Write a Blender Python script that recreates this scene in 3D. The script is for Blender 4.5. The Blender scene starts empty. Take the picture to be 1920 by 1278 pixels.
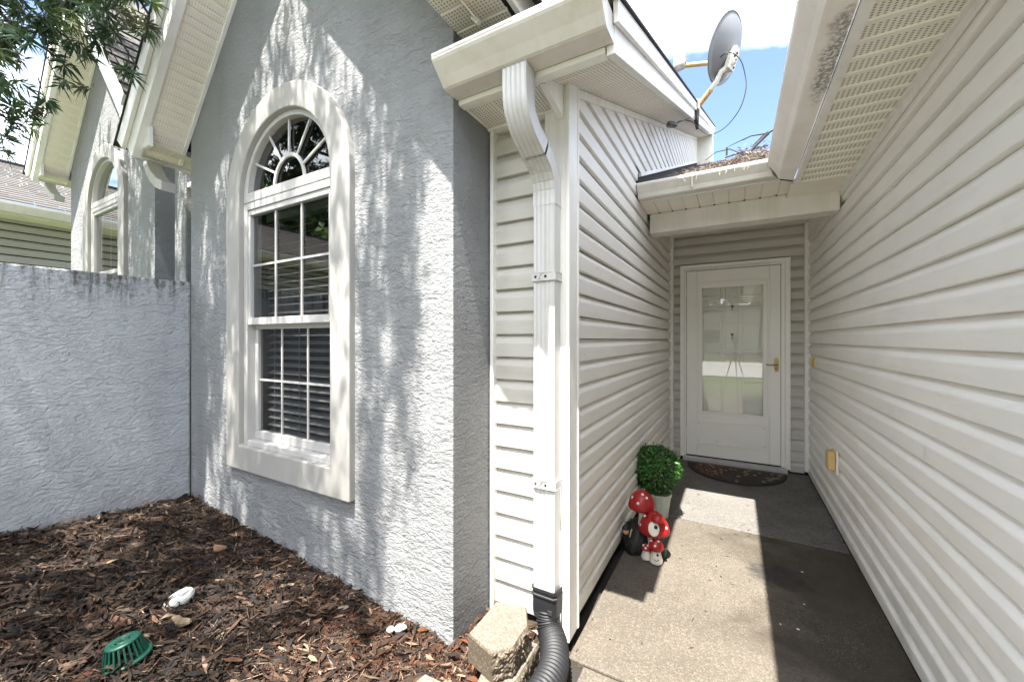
import bpy, bmesh, math, random
import numpy as np
from mathutils import Vector, Matrix, noise as mn

random.seed(7)
rng = np.random.default_rng(11)
R = math.radians
S = bpy.context.scene
COL = S.collection

# ------------------------------------------------------------------ camera, sky, sun, exposure
YAW = math.atan(417.5 / 740.0)
cam_d = bpy.data.cameras.new("camera")
cam = bpy.data.objects.new("camera", cam_d)
COL.objects.link(cam)
cam.location = (0, 0, 1.25)
cam.rotation_euler = (R(90), 0, YAW)
cam_d.sensor_width = 36
cam_d.lens = 740 / 1920 * 36
cam_d.shift_y = -3 / 1920
cam_d.clip_start = 0.01
cam_d.clip_end = 1000
S.camera = cam

SUN_EL, SUN_K = 70.0, 0.36           # rays travel (-0.015, 0.36, -1)
w = bpy.data.worlds.new("World")
S.world = w
w.use_nodes = True
wn, wl = w.node_tree.nodes, w.node_tree.links
bg = wn["Background"]
sky = wn.new("ShaderNodeTexSky")
sky.sky_type = 'NISHITA'
sky.sun_disc = False
sky.sun_elevation = R(SUN_EL)
sky.sun_rotation = R(180)
sky.air_density = 1.0
sky.dust_density = 1.0
tc = wn.new("ShaderNodeTexCoord")
sep = wn.new("ShaderNodeSeparateXYZ")
wl.new(tc.outputs["Generated"], sep.inputs[0])
zm = wn.new("ShaderNodeMath"); zm.operation = 'MAXIMUM'; zm.inputs[1].default_value = 0.06
wl.new(sep.outputs[2], zm.inputs[0])
vd = wn.new("ShaderNodeVectorMath"); vd.operation = 'DIVIDE'
cz = wn.new("ShaderNodeCombineXYZ")
for i in range(3):
    wl.new(zm.outputs[0], cz.inputs[i])
wl.new(tc.outputs["Generated"], vd.inputs[0]); wl.new(cz.outputs[0], vd.inputs[1])
mp = wn.new("ShaderNodeMapping"); mp.inputs["Location"].default_value = (20.45, -10.89, 0)
wl.new(vd.outputs[0], mp.inputs[0])
cn = wn.new("ShaderNodeTexNoise"); cn.inputs["Scale"].default_value = 0.62
cn.inputs["Detail"].default_value = 7; cn.inputs["Roughness"].default_value = 0.52
cn.inputs["Distortion"].default_value = 0.25
wl.new(mp.outputs[0], cn.inputs["Vector"])
cr = wn.new("ShaderNodeValToRGB")
cr.color_ramp.elements[0].position = 0.43; cr.color_ramp.elements[0].color = (0, 0, 0, 1)
cr.color_ramp.elements[1].position = 0.59; cr.color_ramp.elements[1].color = (1, 1, 1, 1)
wl.new(cn.outputs["Fac"], cr.inputs[0])
cm = wn.new("ShaderNodeMixRGB"); cm.blend_type = 'MIX'
cc_ = wn.new("ShaderNodeTexNoise"); cc_.inputs["Scale"].default_value = 1.7; cc_.inputs["Detail"].default_value = 6
wl.new(mp.outputs[0], cc_.inputs["Vector"])
cl_ = wn.new("ShaderNodeValToRGB")
cl_.color_ramp.elements[0].position = 0.30; cl_.color_ramp.elements[0].color = (10.0, 10.8, 12.2, 1)
cl_.color_ramp.elements[1].position = 0.62; cl_.color_ramp.elements[1].color = (19.0, 19.3, 19.9, 1)
wl.new(cc_.outputs["Fac"], cl_.inputs[0]); wl.new(cl_.outputs[0], cm.inputs[2])
wl.new(cr.outputs[0], cm.inputs[0]); wl.new(sky.outputs[0], cm.inputs[1])
wl.new(cm.outputs[0], bg.inputs[0])
bg.inputs[1].default_value = 0.05

sun_d = bpy.data.lights.new("sun", 'SUN')
sun_d.energy = 3.2
sun_d.angle = R(0.53)
sun_d.color = (1.0, 0.955, 0.88)
sun = bpy.data.objects.new("sun", sun_d)
COL.objects.link(sun)
sun.rotation_euler = Vector((-0.015, SUN_K, -1)).to_track_quat('-Z', 'Y').to_euler()
sun.location = (0, -4, 12)

S.view_settings.view_transform = 'Standard'
S.view_settings.look = 'None'
S.view_settings.gamma = 1
S.view_settings.use_curve_mapping = False
S.view_settings.exposure = 3.0
S.render.engine = 'CYCLES'
S.cycles.max_bounces = 10
S.cycles.diffuse_bounces = 8
S.cycles.transparent_max_bounces = 16
S.cycles.use_denoising = True

# ------------------------------------------------------------------ node helpers
class NT:
    def __init__(s, name):
        s.m = bpy.data.materials.new(name); s.m.use_nodes = True
        s.n = s.m.node_tree.nodes; s.l = s.m.node_tree.links
        s.b = s.n["Principled BSDF"]; s.out = s.n["Material Output"]
        s._co = None
    def lk(s, a, b): s.l.new(a, b)
    def co(s, sc=(1, 1, 1), rot=(0, 0, 0), loc=(0, 0, 0)):
        if s._co is None: s._co = s.n.new("ShaderNodeTexCoord")
        m = s.n.new("ShaderNodeMapping")
        m.inputs["Scale"].default_value = sc; m.inputs["Rotation"].default_value = rot; m.inputs["Location"].default_value = loc
        s.lk(s._co.outputs["Object"], m.inputs[0]); return m.outputs[0]
    def noise(s, sc, det=4, rough=0.55, vec=None, dist=0):
        t = s.n.new("ShaderNodeTexNoise"); t.inputs["Scale"].default_value = sc
        t.inputs["Detail"].default_value = det; t.inputs["Roughness"].default_value = rough; t.inputs["Distortion"].default_value = dist
        s.lk(vec if vec is not None else s.co(), t.inputs["Vector"]); return t.outputs["Fac"]
    def vor(s, sc, vec=None, feat='F1', out="Distance"):
        t = s.n.new("ShaderNodeTexVoronoi"); t.feature = feat; t.inputs["Scale"].default_value = sc
        s.lk(vec if vec is not None else s.co(), t.inputs["Vector"]); return t.outputs[out]
    def ramp(s, f, stops):
        t = s.n.new("ShaderNodeValToRGB"); e = t.color_ramp.elements
        while len(e) < len(stops): e.new(0.5)
        for k, (p, c) in enumerate(stops):
            e[k].position = p
            e[k].color = (c, c, c, 1) if not isinstance(c, tuple) else (*c, 1)
        s.lk(f, t.inputs[0]); return t.outputs[0]
    def math(s, op, a, b=None, clamp=False):
        t = s.n.new("ShaderNodeMath"); t.operation = op; t.use_clamp = clamp
        for i, x in enumerate((a, b)):
            if x is None: continue
            if isinstance(x, (int, float)): t.inputs[i].default_value = x
            else: s.lk(x, t.inputs[i])
        return t.outputs[0]
    def mix(s, f, a, b, mode='MIX'):
        t = s.n.new("ShaderNodeMixRGB"); t.blend_type = mode
        for i, x in enumerate((f, a, b)):
            if isinstance(x, (int, float)): t.inputs[i].default_value = x if i == 0 else (x, x, x, 1)
            elif isinstance(x, tuple): t.inputs[i].default_value = (*x, 1)
            else: s.lk(x, t.inputs[i])
        return t.outputs[0]
    def xyz(s):
        if s._co is None: s._co = s.n.new("ShaderNodeTexCoord")
        t = s.n.new("ShaderNodeSeparateXYZ"); s.lk(s._co.outputs["Object"], t.inputs[0]); return t.outputs
    def color(s, c):
        if isinstance(c, tuple): s.b.inputs["Base Color"].default_value = (*c, 1)
        else: s.lk(c, s.b.inputs["Base Color"])
    def rough(s, r):
        if isinstance(r, (int, float)): s.b.inputs["Roughness"].default_value = r
        else: s.lk(r, s.b.inputs["Roughness"])
    def bump(s, h, st=0.3, d=0.01):
        t = s.n.new("ShaderNodeBump"); t.inputs["Strength"].default_value = st; t.inputs["Distance"].default_value = d
        s.lk(h, t.inputs["Height"]); s.lk(t.outputs[0], s.b.inputs["Normal"])

def plain(name, c, r=0.5, var=0.12, sc=6, bump=0.0, bsc=60, metal=0, spec=0.5, streak=None):
    t = NT(name)
    n1 = t.noise(sc, 5, 0.6)
    f = t.ramp(n1, [(0.3, 0.0), (0.7, 1.0)])
    dark = tuple(x * (1 - var) for x in c)
    col = t.mix(f, dark, c)
    if streak:
        n2 = t.noise(3.0, 6, 0.65, t.co(streak))
        col = t.mix(t.ramp(n2, [(0.48, 0.0), (0.75, 0.5)]), col, (c[0] * 0.70, c[1] * 0.66, c[2] * 0.58))
    t.color(col); t.rough(r)
    t.b.inputs["Metallic"].default_value = metal
    t.b.inputs["Specular IOR Level"].default_value = spec
    if bump: t.bump(t.noise(bsc, 4, 0.6), bump, 0.004)
    return t.m

def stucco_mat(name, c, mildew=None):
    t = NT(name)
    v = t.co((5.5, 5.5, 17))
    warp = t.noise(1.0, 5, 0.55, v, 1.1)
    lace = t.ramp(warp, [(0.37, 0.0), (0.405, 0.48), (0.52, 0.5), (0.545, 0.95), (0.70, 1.0), (0.8, 1.0)])
    fine = t.noise(1.0, 3, 0.6, t.co((42, 42, 66)), 0.6)
    blobs = t.ramp(fine, [(0.40, 0.0), (0.56, 0.5), (0.66, 0.7)])
    grain = t.noise(190, 2, 0.6)
    h = t.math('ADD', t.math('MULTIPLY', lace, t.ramp(t.noise(1.7, 3, 0.6), [(0.3, 0.35), (0.65, 1.05)])), t.math('ADD', t.math('MULTIPLY', blobs, 0.50), t.math('MULTIPLY', t.noise(75, 4, 0.75), 0.42)))
    t.bump(h, 0.95, 0.0075)
    f = t.ramp(t.noise(2.2, 5, 0.6), [(0.3, 0.0), (0.7, 1.0)])
    col = t.mix(f, tuple(x * 0.9 for x in c), c)
    st = t.ramp(t.noise(2.0, 5, 0.65, t.co((3.5, 3.5, 0.5))), [(0.48, 0.0), (0.74, 0.45)])
    col = t.mix(st, col, tuple(x * 0.7 for x in c))
    if mildew is not None:
        z = t.xyz()[2]
        zz = t.math('MULTIPLY', t.math('SUBTRACT', z, mildew - 0.3), 3.3, True)     # 0 lower, 1 at the top edge
        zz = t.math('POWER', zz, 1.6)
        drip = t.noise(1.0, 6, 0.7, t.co((11, 11, 1.3)), 0.3)
        spot = t.noise(34, 4, 0.7)
        k = t.math('ADD', t.math('MULTIPLY', drip, 0.95), t.math('MULTIPLY', spot, 0.28))
        k = t.math('ADD', k, t.math('MULTIPLY', zz, 0.13))
        msk = t.math('MULTIPLY', t.ramp(k, [(0.66, 0.0), (0.82, 1.0)]), t.math('MULTIPLY', zz, 2.0, True))
        col = t.mix(t.math('MULTIPLY', msk, 0.9), col, (0.05, 0.045, 0.035))
        low = t.math('MULTIPLY', t.math('SUBTRACT', 0.62, z), 2.6, True)
        spl = t.math('MULTIPLY', t.ramp(t.noise(7, 6, 0.72), [(0.42, 0.0), (0.72, 1.0)]), low)
        col = t.mix(t.math('MULTIPLY', spl, 0.55), col, (0.12, 0.105, 0.085))
    t.color(col); t.rough(0.85)
    t.b.inputs["Specular IOR Level"].default_value = 0.25
    return t.m

def soffit_mat(name, c, px=0.0125, py=0.021, duty=0.5, u=0, v=1, depth=0.75):
    """vinyl soffit with rows of vent slots; u,v pick the local axes"""
    t = NT(name)
    a = t.xyz()
    fu = t.math('FRACT', t.math('DIVIDE', a[u], px)); fv = t.math('FRACT', t.math('DIVIDE', a[v], py))
    mu = t.math('LESS_THAN', t.math('ABSOLUTE', t.math('SUBTRACT', fu, 0.5)), 0.22)
    mv = t.math('LESS_THAN', t.math('ABSOLUTE', t.math('SUBTRACT', fv, 0.5)), 0.5 * duty)
    band = t.n.new("ShaderNodeAttribute"); band.attribute_name = "vent"
    m = t.math('MULTIPLY', t.math('MULTIPLY', mu, mv), band.outputs["Fac"])
    dirt = t.ramp(t.noise(5, 5, 0.6), [(0.35, 0.0), (0.75, 1.0)])
    base = t.mix(dirt, c, tuple(x * 0.86 for x in c))
    t.color(t.mix(t.math('MULTIPLY', m, depth), base, (0.10, 0.085, 0.065)))
    t.rough(0.55)
    return t.m

def vinyl_mat(name, c):
    t = NT(name)
    a = t.ramp(t.noise(2.5, 5, 0.6), [(0.3, 0.0), (0.7, 1.0)])
    col = t.mix(a, tuple(x * 0.93 for x in c), c)
    sm = t.ramp(t.noise(2.4, 6, 0.7, t.co((5, 0.8, 5))), [(0.52, 0.0), (0.78, 0.4)])
    col = t.mix(sm, col, (c[0] * 0.72, c[1] * 0.70, c[2] * 0.64))
    # splash dirt and a little algae low on the wall, specks all over
    z = t.xyz()[2]
    low = t.math('MULTIPLY', t.math('SUBTRACT', 0.55, z), 1.8, True)
    spl = t.math('MULTIPLY', t.ramp(t.noise(6, 6, 0.7), [(0.45, 0.0), (0.72, 1.0)]), low)
    col = t.mix(t.math('MULTIPLY', spl, 0.55), col, (0.36, 0.35, 0.27))
    vd_ = t.vor(17, out="Distance"); vc = t.vor(17, out="Color")
    ss = t.n.new("ShaderNodeSeparateColor"); t.lk(vc, ss.inputs[0])
    m = t.math('MULTIPLY', t.math('LESS_THAN', vd_, 0.055), t.math('GREATER_THAN', ss.outputs[0], 0.80))
    col = t.mix(t.math('MULTIPLY', m, 0.75), col, (0.10, 0.085, 0.07))
    t.color(col); t.rough(0.42)
    wav = t.noise(1.0, 2, 0.5, t.co((3, 2.2, 9)))
    t.bump(t.math('ADD', wav, t.math('MULTIPLY', t.noise(220, 3, 0.6), 0.05)), 0.25, 0.012)
    return t.m

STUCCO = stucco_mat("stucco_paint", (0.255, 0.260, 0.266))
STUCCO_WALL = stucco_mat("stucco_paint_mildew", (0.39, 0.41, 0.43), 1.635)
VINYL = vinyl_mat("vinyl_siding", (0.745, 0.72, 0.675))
VINYL_R = vinyl_mat("vinyl_siding_lit_tone", (0.87, 0.855, 0.815))  # same siding as the left wall, lightened to stand in for stronger light
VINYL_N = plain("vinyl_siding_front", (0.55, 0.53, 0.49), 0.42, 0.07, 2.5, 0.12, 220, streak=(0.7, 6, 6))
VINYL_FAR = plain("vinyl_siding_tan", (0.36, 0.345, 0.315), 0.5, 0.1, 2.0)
TRIM = plain("white_vinyl_trim", (0.84, 0.825, 0.79), 0.4, 0.10, 5, 0.1, 120, streak=(5, 5, 0.8))
ALUM = plain("white_gutter_aluminium", (0.70, 0.67, 0.615), 0.36, 0.14, 4, streak=(4, 4, 0.6))
SPOUT = plain("downspout_aluminium", (0.54, 0.53, 0.52), 0.34, 0.08, 3, streak=(9, 9, 0.5))
FOAM = plain("painted_window_surround", (0.34, 0.33, 0.31), 0.6, 0.07, 4, 0.15, 150)
DOORW = plain("white_door_paint", (0.90, 0.885, 0.845), 0.36, 0.05, 3)
SASH = plain("window_sash_white", (0.44, 0.43, 0.415), 0.35, 0.05, 3)
BLIND = plain("blind_slat", (0.20, 0.20, 0.195), 0.5, 0.1, 3)
DARK = plain("dark_room", (0.012, 0.012, 0.013), 0.9, 0.2, 3)
GAP = plain("dark_gap", (0.02, 0.017, 0.014), 0.9, 0.3, 8)
BRASS = plain("aged_brass", (0.46, 0.34, 0.15), 0.35, 0.2, 30, metal=0.8)
STEEL = plain("dull_steel", (0.30, 0.29, 0.28), 0.35, 0.2, 30, metal=0.9)
BLACKP = plain("black_corrugated_plastic", (0.010, 0.0105, 0.013), 0.62, 0.25, 14)
GREENP = plain("green_plastic", (0.006, 0.062, 0.040), 0.42, 0.25, 30)
WHITEP = plain("white_plastic", (0.50, 0.50, 0.48), 0.4, 0.1, 20)
CABLE = plain("black_cable", (0.012, 0.012, 0.014), 0.45, 0.1, 10)
RUST = plain("rusty_pipe", (0.50, 0.27, 0.10), 0.7, 0.35, 22)
DISHG = plain("grey_dish_steel", (0.18, 0.185, 0.195), 0.45, 0.1, 6)
DISHW = plain("off_white_bracket", (0.70, 0.66, 0.58), 0.5, 0.25, 24)
YELLOWP = plain("yellow_plastic", (0.62, 0.45, 0.03), 0.4, 0.1, 10)
TANP = plain("yellowed_outlet_plastic", (0.60, 0.42, 0.17), 0.45, 0.15, 14)
REDG = plain("red_glaze", (0.34, 0.010, 0.012), 0.38, 0.35, 18)
WHITEG = plain("white_glaze", (0.72, 0.68, 0.60), 0.3, 0.12, 16)
MOSS = plain("dark_mossy_resin", (0.012, 0.013, 0.010), 0.6, 0.5, 40, 0.6, 60)
SKIN = plain("painted_skin_tone", (0.62, 0.33, 0.20), 0.5, 0.1, 10)
POTM = plain("pale_green_pot", (0.46, 0.50, 0.43), 0.45, 0.15, 20)
BARK = plain("bark", (0.13, 0.10, 0.075), 0.9, 0.45, 14, 0.8, 30)
TWIG = plain("dark_twig", (0.035, 0.027, 0.022), 0.9, 0.3, 30)
SHINGLE_EDGE = plain("shingle_edge", (0.05, 0.047, 0.045), 0.95, 0.4, 40)
GALV = plain("bracket_dark", (0.05, 0.03, 0.022), 0.8, 0.4, 20)

def shingle_mat():
    t = NT("asphalt_shingle")
    at = t.n.new("ShaderNodeAttribute"); at.attribute_name = "tone"
    g = t.noise(160, 3, 0.7)
    base = t.mix(at.outputs["Fac"], (0.030, 0.028, 0.026), (0.105, 0.096, 0.086))
    t.color(t.mix(t.ramp(g, [(0.35, 0.0), (0.7, 0.5)]), base, (0.03, 0.028, 0.027)))
    t.rough(0.95); t.bump(g, 0.5, 0.003)
    return t.m
SHINGLE = shingle_mat()

def concrete_mat(name, c, stain, seed, speck=0.0, algae_shade=0.0):
    t = NT(name)
    v = t.co(loc=(seed, seed * 0.7, 0))
    big = t.noise(1.6, 6, 0.62, v, 0.3)
    mid = t.noise(7, 6, 0.65, v)
    gr = t.noise(130, 3, 0.7, v)
    col = t.mix(t.ramp(big, [(0.38, 0.0), (0.62, 0.9)]), c, stain)
    col = t.mix(t.ramp(mid, [(0.42, 0.0), (0.75, 0.55)]), col, tuple(x * 0.62 for x in c))
    col = t.mix(t.ramp(gr, [(0.45, 0.0), (0.72, 0.7)]), col, tuple(x * 0.45 for x in c))
    ag = t.n.new("ShaderNodeSeparateColor"); t.lk(t.vor(170, v, out="Color"), ag.inputs[0])
    col = t.mix(t.ramp(ag.outputs[0], [(0.55, 0.0), (1.0, 0.5)]), col, tuple(min(1, x * 1.7) for x in c))
    col = t.mix(t.ramp(ag.outputs[1], [(0.75, 0.0), (1.0, 0.6)]), col, tuple(x * 0.4 for x in c))
    if algae_shade:
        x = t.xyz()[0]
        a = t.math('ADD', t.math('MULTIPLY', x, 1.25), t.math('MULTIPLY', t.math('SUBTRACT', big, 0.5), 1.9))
        col = t.mix(t.math('MULTIPLY', t.ramp(a, [(0.0, 0.0), (0.30, 1.0)]), algae_shade), col, (0.034, 0.027, 0.018))  # brown algae stain, with the eave's shade painted in on the right side
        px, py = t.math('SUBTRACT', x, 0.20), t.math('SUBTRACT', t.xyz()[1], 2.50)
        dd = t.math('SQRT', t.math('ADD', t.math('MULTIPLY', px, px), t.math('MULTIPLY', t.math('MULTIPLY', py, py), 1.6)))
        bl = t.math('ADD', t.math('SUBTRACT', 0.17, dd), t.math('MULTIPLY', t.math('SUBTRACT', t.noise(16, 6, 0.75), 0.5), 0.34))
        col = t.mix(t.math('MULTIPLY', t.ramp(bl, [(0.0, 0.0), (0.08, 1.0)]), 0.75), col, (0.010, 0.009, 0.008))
    if speck:
        vd_ = t.vor(210, v, out="Distance"); vc = t.vor(210, v, out="Color")
        ss = t.n.new("ShaderNodeSeparateColor"); t.lk(vc, ss.inputs[0])
        pick = t.math('GREATER_THAN', ss.outputs[0], 0.72)
        zone = t.ramp(t.noise(2.3, 4, 0.6, v), [(0.47, 0.0), (0.62, 1.0)])
        m = t.math('MULTIPLY', t.math('MULTIPLY', t.math('LESS_THAN', vd_, 0.30), pick), t.math('MULTIPLY', zone, speck))
        col = t.mix(m, col, (0.24, 0.22, 0.18))
    t.color(col); t.rough(t.ramp(mid, [(0.3, 0.62), (0.7, 0.9)]))
    h = t.math('ADD', gr, t.math('MULTIPLY', mid, 0.8))
    t.bump(h, 0.4, 0.004)
    return t.m
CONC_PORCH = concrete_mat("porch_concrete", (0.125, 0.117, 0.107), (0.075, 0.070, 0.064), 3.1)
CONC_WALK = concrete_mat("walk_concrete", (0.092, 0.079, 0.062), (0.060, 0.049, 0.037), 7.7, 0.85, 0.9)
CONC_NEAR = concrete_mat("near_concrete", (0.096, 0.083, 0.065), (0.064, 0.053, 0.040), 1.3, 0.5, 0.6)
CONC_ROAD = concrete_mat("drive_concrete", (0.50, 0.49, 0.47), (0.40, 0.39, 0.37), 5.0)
BLOCKM = concrete_mat("tan_block_concrete", (0.132, 0.117, 0.094), (0.105, 0.088, 0.066), 9.2)
BLOCKSPLIT = concrete_mat("split_block_face", (0.13, 0.102, 0.070), (0.05, 0.038, 0.024), 4.2)
SOFFIT_Y = soffit_mat("vented_soffit_bands", (0.87, 0.835, 0.745), 0.0165, 0.0105, 0.55, 0, 1)
SOFFIT_N = soffit_mat("vented_soffit_grid", (0.84, 0.795, 0.71), 0.0135, 0.0135, 0.5, 0, 1)
SOFFIT_G = soffit_mat("vented_soffit_gable", (0.87, 0.81, 0.71), 0.0135, 0.012, 0.45, 0, 1, 0.33)
SOFFIT_P = plain("plain_soffit", (0.86, 0.81, 0.715), 0.5, 0.14, 5)

def right_gutter_mat():
    t = NT("mouldy_gutter_aluminium")
    a = t.xyz()
    n = t.noise(5, 6, 0.7); f = t.noise(85, 3, 0.75)
    # a mould patch on the flat bottom, about 0.5 m long
    dy = t.math('DIVIDE', t.math('SUBTRACT', a[1], 1.77), 0.30); dx = t.math('DIVIDE', t.math('SUBTRACT', a[0], 0.290), 0.045)
    d = t.math('SQRT', t.math('ADD', t.math('POWER', t.math('ABSOLUTE', dx), 2), t.math('POWER', t.math('ABSOLUTE', dy), 2)))
    k = t.math('ADD', t.math('SUBTRACT', 1.25, d), t.math('MULTIPLY', t.math('SUBTRACT', n, 0.5), 2.2))
    m = t.math('MULTIPLY', t.ramp(k, [(0.25, 0.0), (0.7, 1.0)]), t.ramp(f, [(0.40, 0.0), (0.55, 1.0)]))
    base = t.mix(t.ramp(n, [(0.4, 0.0), (0.75, 0.7)]), (0.88, 0.85, 0.81), (0.76, 0.70, 0.63))
    t.color(t.mix(t.math('MULTIPLY', m, 0.8), base, (0.13, 0.12, 0.105))); t.rough(0.36)
    return t.m
GUTTER_R = right_gutter_mat()

def glass_mat(name, lo, hi, tint=(1, 1, 1)):
    t = NT(name)
    tr = t.n.new("ShaderNodeBsdfTransparent"); tr.inputs[0].default_value = (*tint, 1)
    gl = t.n.new("ShaderNodeBsdfGlossy"); gl.inputs["Roughness"].default_value = 0.0
    lw = t.n.new("ShaderNodeLayerWeight"); lw.inputs[0].default_value = 0.5
    f = t.math('ADD', t.math('MULTIPLY', t.math('POWER', lw.outputs["Facing"], 3.0), hi - lo), lo)
    nb = t.n.new("ShaderNodeBump"); nb.inputs["Strength"].default_value = 0.02; nb.inputs["Distance"].default_value = 0.02
    t.lk(t.noise(2.2, 1, 0.4), nb.inputs["Height"]); t.lk(nb.outputs[0], gl.inputs["Normal"])
    mx = t.n.new("ShaderNodeMixShader")
    t.lk(f, mx.inputs[0]); t.lk(tr.outputs[0], mx.inputs[1]); t.lk(gl.outputs[0], mx.inputs[2])
    t.lk(mx.outputs[0], t.out.inputs[0])
    return t.m
GLASS = glass_mat("window_glass", 0.10, 0.6, (0.50, 0.53, 0.54))
GLASS_SCR = glass_mat("screened_glass", 0.05, 0.45, (0.55, 0.56, 0.57))
GLASS_DOOR = glass_mat("storm_door_glass", 0.11, 0.6, (0.95, 0.96, 0.94))
GLASS_NB = glass_mat("mirror_like_glass", 0.55, 0.9, (0.6, 0.62, 0.62))

def attr_mat(name, attr="col", rough=0.85, trans=0.0, bump=0.0, spec=0.3):
    t = NT(name)
    a = t.n.new("ShaderNodeAttribute"); a.attribute_name = attr
    t.color(a.outputs["Color"]); t.rough(rough); t.b.inputs["Specular IOR Level"].default_value = spec
    if trans:
        tl = t.n.new("ShaderNodeBsdfTranslucent"); t.lk(a.outputs["Color"], tl.inputs[0])
        mx = t.n.new("ShaderNodeMixShader"); mx.inputs[0].default_value = trans
        t.lk(t.b.outputs[0], mx.inputs[1]); t.lk(tl.outputs[0], mx.inputs[2]); t.lk(mx.outputs[0], t.out.inputs[0])
    if bump: t.bump(t.noise(90, 3, 0.7), bump, 0.003)
    return t.m
MULCHM = attr_mat("shredded_bark", rough=0.8, bump=0.5)
LEAFM = attr_mat("tree_leaf", rough=0.42, trans=0.3, spec=0.5)
BOXM = attr_mat("boxwood_leaf", rough=0.38, trans=0.15, spec=0.5)
LITTERM = attr_mat("roof_litter", rough=0.9)

# ------------------------------------------------------------------ geometry helpers
class MB:
    def __init__(s): s.v = []; s.f = []; s.sm = []
    def add(s, vs, fs, smooth=False):
        o = len(s.v); s.v += [tuple(p) for p in vs]; s.f += [tuple(i + o for i in f) for f in fs]; s.sm += [smooth] * len(fs); return s
    def box(s, a, b):
        (x0, y0, z0), (x1, y1, z1) = a, b
        return s.add([(x0,y0,z0),(x1,y0,z0),(x1,y1,z0),(x0,y1,z0),(x0,y0,z1),(x1,y0,z1),(x1,y1,z1),(x0,y1,z1)],
                     [(0,3,2,1),(4,5,6,7),(0,1,5,4),(1,2,6,5),(2,3,7,6),(3,0,4,7)])
    def prism(s, poly, fn0, fn1, smooth=False):
        """poly of 2D points; fn0/fn1 map them to 3D at the two ends"""
        n = len(poly); a = [fn0(p) for p in poly]; b = [fn1(p) for p in poly]
        fs = [(i, (i + 1) % n, n + (i + 1) % n, n + i) for i in range(n)]
        s.add(a + b, fs, smooth)
        s.add(a, [tuple(range(n))[::-1]]); return s.add(b, [tuple(range(n))])
    def tube(s, path, r, n=8, cap=True, smooth=True):
        path = [Vector(p) for p in path]; k = len(path)
        rr = r if isinstance(r, (list, tuple)) else [r] * k
        rings = []; up = None
        for i, p in enumerate(path):
            t = (path[min(i + 1, k - 1)] - path[max(i - 1, 0)])
            t = t.normalized() if t.length > 1e-9 else Vector((0, 0, 1))
            if up is None:
                up = Vector((0, 0, 1)) if abs(t.z) < 0.9 else Vector((1, 0, 0))
            x = t.cross(up)
            if x.length < 1e-4: x = t.orthogonal()
            x.normalize(); y = x.cross(t).normalized(); up = y
            rings.append([p + (x * math.cos(a) + y * math.sin(a)) * rr[i] for a in [2 * math.pi * j / n for j in range(n)]])
        vs = [q for ring in rings for q in ring]
        fs = [(i * n + j, i * n + (j + 1) % n, (i + 1) * n + (j + 1) % n, (i + 1) * n + j) for i in range(k - 1) for j in range(n)]
        s.add(vs, fs, smooth)
        if cap: s.add(rings[0], [tuple(range(n))[::-1]]); s.add(rings[-1], [tuple(range(n))])
        return s
    def lathe(s, prof, c=(0, 0, 0), n=24, smooth=True, sx=1, sy=1, mat=None):
        vs = []
        for (r, z) in prof:
            for j in range(n):
                a = 2 * math.pi * j / n; p = Vector((r * math.cos(a) * sx, r * math.sin(a) * sy, z))
                if mat is not None: p = mat @ p
                vs.append((p.x + c[0], p.y + c[1], p.z + c[2]))
        k = len(prof)
        return s.add(vs, [(i * n + j, i * n + (j + 1) % n, (i + 1) * n + (j + 1) % n, (i + 1) * n + j) for i in range(k - 1) for j in range(n)], smooth)
    def sweep(s, secs, closed=True, caps=True, smooth=False):
        """secs: list of equal-length rings of 3D points"""
        n = len(secs[0]); k = len(secs); m = n if closed else n - 1
        s.add([p for r_ in secs for p in r_], [(i*n+j, i*n+(j+1)%n, (i+1)*n+(j+1)%n, (i+1)*n+j) for i in range(k-1) for j in range(m)], smooth)
        if caps and closed: s.add(secs[0], [tuple(range(n))[::-1]]); s.add(secs[-1], [tuple(range(n))])
        return s
    def ring(s, A, B, y0, y1, fn=lambda x, y, z: (x, y, z)):
        """flat band between loops A (outer) and B (inner), thickness y0..y1"""
        n = len(A)
        a0 = [fn(x, y0, z) for x, z in A]; b0 = [fn(x, y0, z) for x, z in B]
        a1 = [fn(x, y1, z) for x, z in A]; b1 = [fn(x, y1, z) for x, z in B]
        fs = []
        for i in range(n):
            j = (i + 1) % n
            fs += [(i, j, n + j, n + i), (2*n + i, 2*n + j, j, i), (n + i, n + j, 3*n + j, 3*n + i), (2*n+j, 2*n+i, 3*n+i, 3*n+j)]
        return s.add(a0 + b0 + a1 + b1, fs)
    def mesh(s, name, mat):
        me = bpy.data.meshes.new(name)
        me.from_pydata(s.v, [], s.f); me.update()
        me.polygons.foreach_set("use_smooth", s.sm)
        if mat: me.materials.append(mat)
        return me
    def build(s, name, mat, parent=None, bev=0.0, weld=False, **props):
        me = s.mesh(name, mat)
        bm = bmesh.new(); bm.from_mesh(me)
        if weld or bev: bmesh.ops.remove_doubles(bm, verts=bm.verts, dist=1e-5)
        bmesh.ops.recalc_face_normals(bm, faces=bm.faces)
        bm.to_mesh(me); bm.free()
        return link(name, me, parent, bev, **props)

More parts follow.
